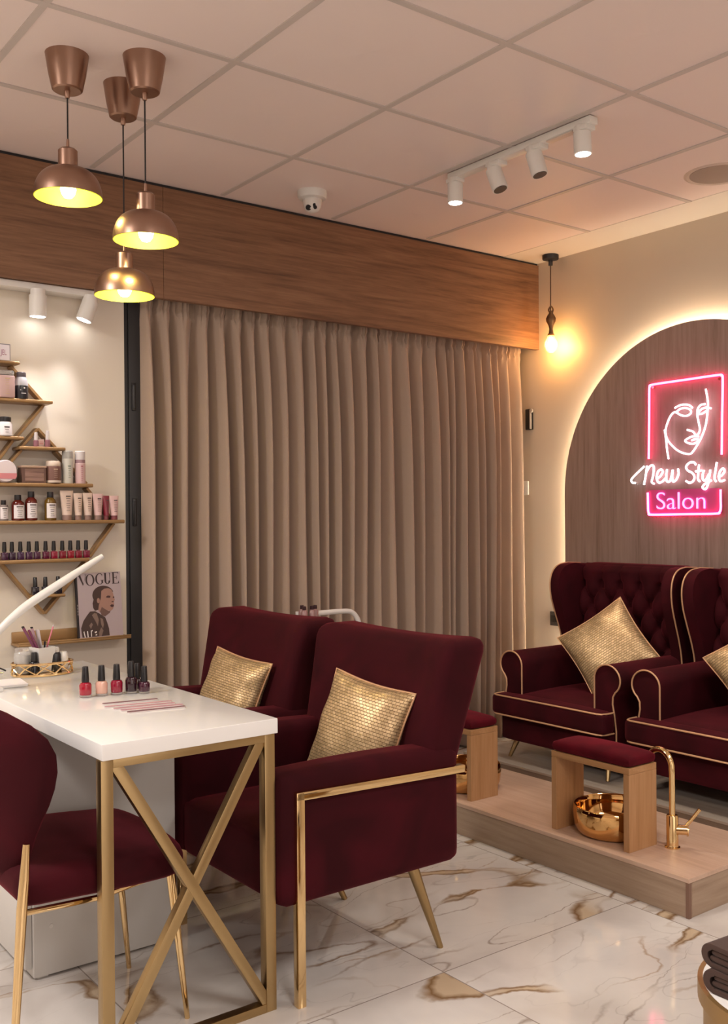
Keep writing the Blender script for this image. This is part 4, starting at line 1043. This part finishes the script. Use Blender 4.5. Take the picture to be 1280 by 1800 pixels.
flat('title_lettering', Vq+Oq+Gq+Uq+Eq, DK, 1)['label'] = 'dark serif title: VOGUE'
flat('portrait_hair', [arcp(740, 720, 265, 225, 20, 205, 20)+[(470, 900), (480, 1010), (520, 1080), (610, 1060), (690, 960), (800, 880)]], mat('print_brown_hair', (.055, .026, .020), .5), 1)
flat('portrait_jacket', [[(165, 1470), (230, 1300), (320, 1180), (400, 1090), (520, 1090), (620, 1150), (760, 1250), (800, 1370), (840, 1520), (850, 1690), (190, 1690), (175, 1600)]], mat('print_dark_jacket', (.060, .034, .028), .5), 1)
flat('portrait_skin', [[(700, 620), (770, 570), (870, 560), (950, 600), (985, 690), (1000, 770), (1020, 850), (995, 890), (1000, 950), (985, 1010), (960, 1070), (905, 1105), (840, 1090), (770, 1110), (640, 1130), (600, 1080), (620, 950), (650, 880), (680, 780)], arcp(615, 845, 38, 62, 0, 360, 16)[:-1]], mat('print_skin', (.36, .20, .155), .5), 2)
flat('portrait_neck_shadow', [[(640, 1110), (690, 1000), (790, 1075), (860, 1110), (900, 1100), (880, 1150), (760, 1230), (680, 1200)]], mat('print_shadowed_skin', (.15, .080, .065), .5), 3)
flat('portrait_features', [[(800, 770), (850, 735), (920, 750), (905, 795), (830, 790)], [(970, 780), (1005, 760), (1012, 800), (985, 810)], [(890, 985), (935, 950), (990, 965), (985, 1005), (940, 1025)], [(935, 880), (985, 875), (990, 900), (945, 905)]], mat('print_eye_lip', (.06, .022, .022), .5), 3)
flat('jacket_highlight', [[(440, 1180), (500, 1130), (560, 1150), (600, 1300), (570, 1450), (520, 1330)], [(360, 1420), (420, 1350), (450, 1400), (400, 1500)], [(640, 1250), (700, 1290), (720, 1420), (690, 1520), (650, 1400)], [(590, 1600), (650, 1480), (700, 1560), (650, 1690), (590, 1690)]], mat('print_silver_cloth', (.22, .15, .12), .4), 2)
flat('cover_lines', [[(215, 1560), (235, 1540), (265, 1690), (245, 1700)], [(300, 1550), (325, 1540), (335, 1690), (310, 1690)], [(395, 1540), (440, 1530), (435, 1555), (415, 1560), (415, 1680), (395, 1680)], [(480, 1580), (540, 1560), (530, 1600), (500, 1610)], [(505, 1640), (545, 1635), (540, 1660), (505, 1665)]], mat('print_white', (.8, .74, .72), .5), 3)

# products
LAB = mat('label_print', (.07, .05, .05), .6); LABW = mat('white_label', (.72, .66, .66), .5); LABP = mat('pink_label', (.70, .50, .47), .5)
YS = .026
def lab_bars(w_, z0, z1, y, n, heavy=True):
    b = B(); H = z1-z0
    for k in range(n):
        zz = z1-H*(k+.6)/n; ww = w_*(.42 if k == 0 else random.uniform(.22, .40)); t_ = H/n*(.26 if (k == 0 and heavy) else .09)
        b.box(-ww, ww, y-.0006, y, zz-t_, zz+t_)
    return b
def round_bottle(label, x, z, H, R, body, capc=BLACK, lab=LABW, grp='bottles on the wall shelf', shoulder=.62, caph=.18, name='pump_free_bottle', cat='bottle'):
    t = thing('cosmetic_bottle', label, cat, (x, YS, z), 0, grp)
    link('bottle', B().lathe([(R*.94, 0), (R, .003), (R, H*shoulder), (R*.90, H*(shoulder+.09)), (R*.55, H*(1-caph-.04)), (R*.45, H*(1-caph))], n=26), body, t)
    link('cap', B().lathe([(R*.52, H*(1-caph-.02)), (R*.54, H*(1-caph)), (R*.52, H), (0, H)], n=22), capc, t)
    lb = link('label_sheet', B().grid(lambda u, v: (R*1.012*math.sin((u-.5)*1.9), -R*1.012*math.cos((u-.5)*1.9), H*.08+H*(shoulder-.10)*v), 12, 1), lab, t, ang=70)
    link('print', lab_bars(R*1.2, H*.12, H*(shoulder-.04), -R*1.013, 6), LAB, lb, smooth=False)
    return t
AMB = mat('amber_red_bottle', (.10, .012, .008), .12); AMBY = mat('amber_yellow_bottle', (.14, .075, .012), .12)
round_bottle('small amber bottle cut off at the left edge of the long tube shelf', -2.998, 1.2595, .080, .0185, mat('smoky_bottle', (.22, .18, .17), .15), shoulder=.68, caph=.24)
round_bottle('red-brown bottle with black cap, left of the taller red one', -2.942, 1.2595, .101, .0250, AMB)
round_bottle('taller red-brown bottle with black cap beside the shorter red one', -2.890, 1.2595, .115, .0240, AMB)
round_bottle('olive amber bottle with black cap standing beside the cream tubes', -2.813, 1.2595, .114, .0235, AMBY)
def tube(label, x, w_, H, m_, capm, z=1.2595):
    t = thing('cream_tube', label, 'tube', (x, YS, z), 0, 'cream tubes on the wall shelf')
    def fn(u, v):
        a = 2*PI*u; hw = w_/2*(.70+.30*v); dp = .016*(1-v)**.8+.0012
        return (hw*math.cos(a), dp*math.sin(a), H*.17+H*.83*v)
    b = B().grid(fn, 28, 8, cu=True)
    link('tube_body', b, m_, t, ang=60)
    link('cap', B().lathe([(w_*.34, 0), (w_*.35, .002), (w_*.34, H*.17)], n=24, sy=.9), capm, t)
    link('print', lab_bars(w_*.42, H*.30, H*.85, -.0185, 7), LAB, t, smooth=False)
    return t
CR = mat('cream_tube_plastic', (.68, .52, .44), .4); CRP = mat('pink_tube_plastic', (.66, .44, .42), .4); CAPT = mat('tube_cap_brown', (.30, .19, .16), .3); CAPR = mat('tube_cap_wine', (.20, .05, .06), .3); WINE = mat('wine_tube', (.20, .015, .03), .3)
tube('largest cream tube, standing right of the olive bottle', -2.746, .056, .120, CR, CAPT)
tube('slim cream tube just right of the largest tube', -2.699, .038, .110, CR, CAPT)
tube('cream tube third from the left, touching the slim one', -2.658, .042, .111, CR, CAPT)
tube('pinkish tube with brown cap, fourth from the left', -2.615, .044, .108, CRP, CAPT)
tube('wine-red and pink tube between the last two pink tubes', -2.580, .030, .100, WINE, CAPR)
tube('pink tube with wine cap at the right end of the shelf', -2.545, .042, .100, CRP, CAPR)
# upper shelf (z 1.408)
t = thing('cream_jar', 'rounded white and rose cream jar at the left of the middle shelf', 'jar', (-2.995, YS, 1.4085), 0, 'products on the middle shelf')
PAT = mat('rose_pattern_paper', (.62, .22, .24), .5)
link('jar', B().lathe([(.018, -.030), (.030, -.028), (.043, -.018), (.045, 0), (.045, .018), (.040, .030), (0, .031)], n=36, mtx=Matrix.Translation((0, 0, .044)) @ Matrix.Rotation(PI/2, 4, 'X')), mat('pearl_white', (.72, .62, .64), .3), t)
link('pattern_band', B().prism([(-.034, .014), (.034, .014), (.040, .022), (.040, .036), (-.040, .036), (-.040, .022)], lambda a_, b_, t_: (a_, t_, b_), -.0315, -.0320), PAT, t, smooth=False)
t = thing('gift_box', 'brown satin-look gift box on the middle shelf', 'box', (-2.884, YS, 1.4085), 0, 'products on the middle shelf')
BRB = mat('brown_box', (.13, .065, .048), .35)
link('box_body', B().box(-.048, .048, -.022, .03, 0, .060, .0015), BRB, t, smooth=False)
link('box_lid', B().box(-.050, .050, -.0235, .0315, .060, .068, .0015), mat('tan_lid', (.42, .28, .2), .4), t, smooth=False)
link('window_print', B().box(-.036, .038, -.0228, -.022, .008, .054), wood('satin_print', (.09, .045, .035), (.22, .12, .09), (.34, .20, .16), 'x', .4, 3), t, smooth=False)
t = thing('scrub_jar', 'brown jar with cream lid on the middle shelf beside the gift box', 'jar', (-2.800, YS, 1.4085), 0, 'products on the middle shelf')
link('jar', B().lathe([(.029, 0), (.031, .003), (.031, .066), (.027, .069)], n=32), mat('marbled_brown', (.20, .10, .08), .4), t)
link('lid', B().lathe([(.0285, .0685), (.0295, .071), (.028, .086), (.026, .089), (0, .089)], n=32), mat('cream_lid', (.66, .54, .44), .4), t)
link('base_band', B().lathe([(.0315, .002), (.0315, .011)], n=32), mat('cream_band', (.60, .50, .42), .4), t)
link('print', lab_bars(.02, .02, .06, -.0312, 5), mat('tan_print', (.5, .35, .25), .5), t, smooth=False)
t = thing('spray_can', 'tall pale green-white can on the middle shelf', 'can', (-2.741, YS, 1.4085), 0, 'products on the middle shelf')
link('can', B().lathe([(.021, 0), (.0215, .002), (.0215, .128), (.019, .131), (0, .131)], n=28), mat('pale_sage', (.58, .56, .50), .35), t)
link('lid', B().lathe([(.0218, .100), (.0220, .129), (.019, .1325), (0, .1325)], n=28), GLASSY, t)
link('print', lab_bars(.014, .02, .075, -.0216, 6), mat('green_print', (.16, .20, .15), .5), t, smooth=False)
t = thing('mousse_bottle', 'tall pink and white mousse bottle at the end of the middle shelf', 'bottle', (-2.689, YS, 1.4085), 0, 'products on the middle shelf')
link('bottle', B().lathe([(.021, 0), (.0215, .002), (.0215, .082), (.020, .084)], n=28), mat('soft_pink', (.62, .42, .42), .35), t)
link('neck_band', B().lathe([(.0205, .083), (.0205, .097)], n=28), mat('mauve_band', (.32, .19, .21), .4), t)
link('cap', B().lathe([(.0205, .097), (.0212, .099), (.0205, .130), (.018, .133), (0, .133)], n=28), LABW, t)
link('print', lab_bars(.011, .010, .075, -.0216, 8), mat('rose_print', (.40, .10, .12), .5), t, smooth=False)
# minis on the small shelf
for x, h, lb in ((-2.868, .058, 'tiny white-capped mini bottle, left on the small triangular shelf'), (-2.822, .066, 'tiny white-capped mini bottle, right on the small triangular shelf')):
    t = thing('mini_bottle', lb, 'bottle', (x, YS, 1.5535), 0, 'mini bottles on the small shelf')
    link('bottle', B().lathe([(.010, 0), (.0105, .002), (.0105, h*.40), (.006, h*.46)], n=20), mat('wine_pink_glass', (.28, .12, .15), .2), t)
    link('cap', B().lathe([(.0075, h*.44), (.008, h*.46), (.0065, h*.97), (.004, h)], n=18), LABW, t)
t = thing('sample_card', 'small pink sample card between the two mini bottles', 'card', (-2.843, YS+.012, 1.5535))
link('card', B().box(-.011, .011, 0, .002, 0, .032), LABP, t, smooth=False)
link('print', B().box(-.007, .007, -.0004, 0, .012, .016).box(-.007, .007, -.0004, 0, .020, .022), PAT, t, smooth=False)
# white jar with black lid
t = thing('powder_jar', 'white plastic jar with black lid below the black bottle shelf', 'jar', (-2.990, YS, 1.5905))
link('jar', B().lathe([(.026, 0), (.029, .003), (.029, .046), (.024, .054), (.022, .058)], n=30), LABW, t)
link('lid', B().lathe([(.0235, .055), (.024, .057), (.024, .073), (.022, .075), (0, .075)], n=28), BLACK, t)
link('print', lab_bars(.024, .010, .040, -.0292, 3), LAB, t, smooth=False)
# black glitter bottle and clear pink box
t = thing('glitter_bottle', 'black and silver patterned bottle at the right of the second shelf', 'bottle', (-2.924, YS, 1.7395))
link('bottle', B().lathe([(.024, 0), (.0255, .003), (.0255, .060), (.020, .082), (.017, .088)], n=28), mat('black_glitter', (.02, .02, .025), .25), t)
link('silver_wrap', B().lathe([(.0258, .052), (.0255, .064), (.0205, .082), (.018, .086)], n=28, caps=False), mat('silver_wrap', (.42, .40, .42), .35), t)
link('cap', B().lathe([(.0178, .086), (.0185, .088), (.018, .104), (.016, .106), (0, .106)], n=24), mat('dark_silver_cap', (.10, .08, .09), .3), t)
link('dots', B().cyl((.004, -.0248, .042), (.004, -.0265, .042), .0028, n=10).cyl((-.010, -.0225, .034), (-.010, -.0245, .034), .0018, n=8).box(-.008, .010, -.0262, -.0250, .020, .0225), LABW, t)
t = thing('pink_canister', 'clear-lidded pink canister cut off at the left edge of the second shelf', 'canister', (-2.985, YS, 1.7395))
link('canister', B().box(-.032, .030, -.025, .03, 0, .088, .006, 3), mat('dusty_pink', (.50, .33, .31), .35), t)
link('lid', B().box(-.030, .028, -.023, .028, .088, .108, .006, 3), GLASSY, t)
link('print', lab_bars(.022, .012, .08, -.0256, 8), mat('gold_print', (.5, .36, .22), .4), t, smooth=False)
t = thing('framed_card', 'small grey-framed white card with purple letters on the top shelf', 'card', (-2.985, YS, 1.8845))
link('frame', B().box(-.060, .020, 0, .006, 0, .068, .001), mat('grey_frame', (.28, .25, .28), .5), t, smooth=False)
link('card', B().box(-.056, .0165, -.001, 0, .004, .064), mat('card_white', (.80, .74, .80), .5), t, smooth=False)
o = text_mesh('JEL', .030, .0002, mat('purple_print', (.36, .13, .22), .5), 'lettering', t, Matrix.Translation((-.018, -.0014, .024)) @ Matrix.Rotation(PI/2, 4, 'X') @ Matrix.Diagonal((.62, 1, 1, 1)))
# polish rows
cols = [(.05, .012, .04), (.03, .010, .03), (.045, .012, .05), (.05, .010, .045), (.06, .012, .04), (.10, .004, .03), (.24, .006, .03), (.20, .006, .02), (.26, .006, .02), (.20, .005, .02), (.17, .004, .03)]
xs = [-2.996, -2.967, -2.934, -2.901, -2.869, -2.834, -2.801, -2.766, -2.733, -2.700, -2.667]
nm = ['dark plum polish at the left edge of the polish row on the wall', 'near-black polish second from the left edge in the wall row', 'violet-black polish third from the left edge in the wall row', 'dark violet polish fourth from the left edge in the wall row', 'aubergine polish fifth from the left edge in the wall row', 'dark berry polish in the middle of the wall row', 'bright red polish just right of the dark berry one', 'red polish fourth from the right end of the wall row', 'brightest red polish third from the right end of the wall row', 'deep red polish second from the right end of the wall row', 'crimson polish at the right end of the wall row']
for x, c, l in zip(xs, cols, nm):
    key = c
    if key not in POL: POL[key] = ink('nail_lacquer', c)
    t = thing('nail_polish', l, 'nail polish', (x, YS, 1.1045), 0, 'nail polish row on the wall shelf')
    link('bottle', B().box(-.0125, .0125, -.0125, .0125, 0, .030, .003).cyl((0, 0, .029), (0, 0, .034), .006, n=12), POL[key], t)
    link('cap', B().lathe([(.0085, .033), (.0088, .036), (.0072, .070), (.006, .0715)], n=18), BLACK, t)
for x, l in zip((-2.877, -2.836, -2.785), ('black polish bottle left on the lowest small shelf', 'black polish bottle in the middle of the lowest small shelf', 'black polish bottle right on the lowest small shelf, behind the lamp')):
    t = thing('nail_polish', l, 'nail polish', (x, YS, .9625), 0, 'black polishes on the lowest shelf')
    link('bottle', B().box(-.0135, .0135, -.0125, .0125, 0, .032, .003), ink('black_lacquer', (.015, .012, .02)), t)
    link('cap', B().lathe([(.0085, .032), (.0088, .036), (.0075, .068), (.006, .070)], n=18), BLACK, t)

# ------------------------------------------------------------------ white trolley behind the armchairs
tr2 = thing('service_trolley', 'white trolley with curved handle between the armchairs and the curtain', 'trolley', (-1.66, -.30, 0))
pts_h = curve3([(-.095, 0, .838), (-.03, 0, .838), (.045, 0, .838), (.10, 0, .832), (.135, 0, .80), (.15, 0, .74), (.15, 0, .60)], 6)
link('handle', B().tube(pts_h, .0115, 14), WHITE, tr2)
link('post', B().tube([(.15, 0, .62), (.15, 0, .05)], .0115, 12), WHITE, tr2)
link('post', B().tube([(-.12, .10, .84), (-.12, .10, .05)], .0115, 12), WHITE, tr2)
link('tray', B().box(-.17, .16, -.11, .12, .475, .483, .002).box(-.17, .16, -.115, -.108, .475, .56, .002).box(-.17, .16, .112, .12, .475, .56, .002), WHITE, tr2)
link('tray', B().box(-.17, .16, -.11, .12, .18, .188, .002).box(-.17, .16, -.115, -.108, .18, .26, .002), WHITE, tr2)
link('drawer_box', B().box(-.15, .10, -.105, .10, .485, .655, .006), WHITE, tr2)
link('tray', B().box(-.19, -.07, -.05, .10, .800, .808, .002), WHITE, tr2)
for k, (dx, dy) in enumerate(((-.165, -.02), (-.145, .03), (-.125, -.02), (-.095, .0))):
    for wz in (0,): pass
    t = thing('rinse_bottle', ('dusty pink bottle with dark cap, leftmost on the trolley top', 'dusty pink bottle second from left on the trolley top', 'dusty pink bottle third from left on the trolley top', 'dusty pink bottle beside the white trolley handle')[k], 'bottle', (-1.66+dx, -.30+dy, .8085), 0, 'pink bottles on the trolley top')
    link('bottle', B().lathe([(.014, 0), (.015, .003), (.015, .040), (.008, .050)], n=18), mat('dusty_pink_glass', (.34, .20, .19), .25), t)
    link('cap', B().lathe([(.008, .049), (.009, .052), (.008, .066), (0, .067)], n=14), mat('dark_red_cap', (.04, .012, .015), .4), t)
for sx, sy in ((-.15, -.09), (.14, -.09), (-.15, .10), (.14, .10)):
    link('castor', B().cyl((sx, sy-.008, .022), (sx, sy+.008, .022), .022, n=18).box(sx-.006, sx+.006, sy-.012, sy+.012, .022, .055), BLACKM, tr2)
link('base_frame', B().box(-.17, .16, -.11, .12, .05, .062, .002), WHITE, tr2)

# ------------------------------------------------------------------ round table and towels at the lower right
RX, RY = -2.49, -3.026
rt_ = thing('side_table', 'round white and gold side table at the lower right corner', 'table', (RX, RY, 0))
HT = .40
link('table_top', B().lathe([(0, HT-.006), (.200, HT-.006), (.203, HT-.003), (.203, HT+.002), (.198, HT+.004), (0, HT+.004)], n=72), LACQ, rt_)
link('rim', B().lathe([(.203, HT-.028), (.210, HT-.028), (.210, HT+.003), (.204, HT+.003)], n=72), GOLDS, rt_)
link('barrel', B().lathe([(.196, 0), (.200, .004), (.200, HT-.028), (.196, HT-.026)], n=72), GOLDS, rt_)
def towel(label, z0, seed, dx):
    L_, Wd, H = .28, .22, .042
    t = thing('folded_towel', label, 'towel', (-2.548+dx, -3.035, z0), math.radians(-92+seed), 'folded brown towels on the side table')
    def layer(za, zb, xo, name):
        def fn(P):
            P.z += .0015*math.sin(P.x*18+seed)+.0015*math.sin(P.y*22+seed*2)
            return P
        return link(name, B().soft(-L_/2+xo, L_/2-.004, -Wd/2+.002, Wd/2-.002, za, zb, (zb-za)*.49, 12, fn), TOWEL, t)
    layer(.009, .0215, .016, 'inner_fold'); layer(.0205, .0335, .020, 'inner_fold')
    ro, ri = H/2, H/2-.0085; cx_ = -L_/2+ro
    outer = [(L_/2, H)]+[(cx_+ro*math.cos(PI/2+PI*k/14), ro+ro*math.sin(PI/2+PI*k/14)) for k in range(15)]+[(L_/2, 0)]
    inner = [(L_/2, ro-ri)]+[(cx_+.004+ri*math.cos(PI*1.5-PI*k/14), ro+ri*math.sin(PI*1.5-PI*k/14)) for k in range(15)]+[(L_/2, ro+ri)]
    link('outer_fold', B().prism(outer+inner, lambda a_, b_, t_: (a_, t_, b_), -Wd/2, Wd/2, .0025), TOWEL, t, ang=60)
    return t
towel('folded brown towel, lower of the two on the side table', HT+.005, 2, .004)
towel('folded brown towel, upper of the two on the side table', HT+.0475, -3, 0)
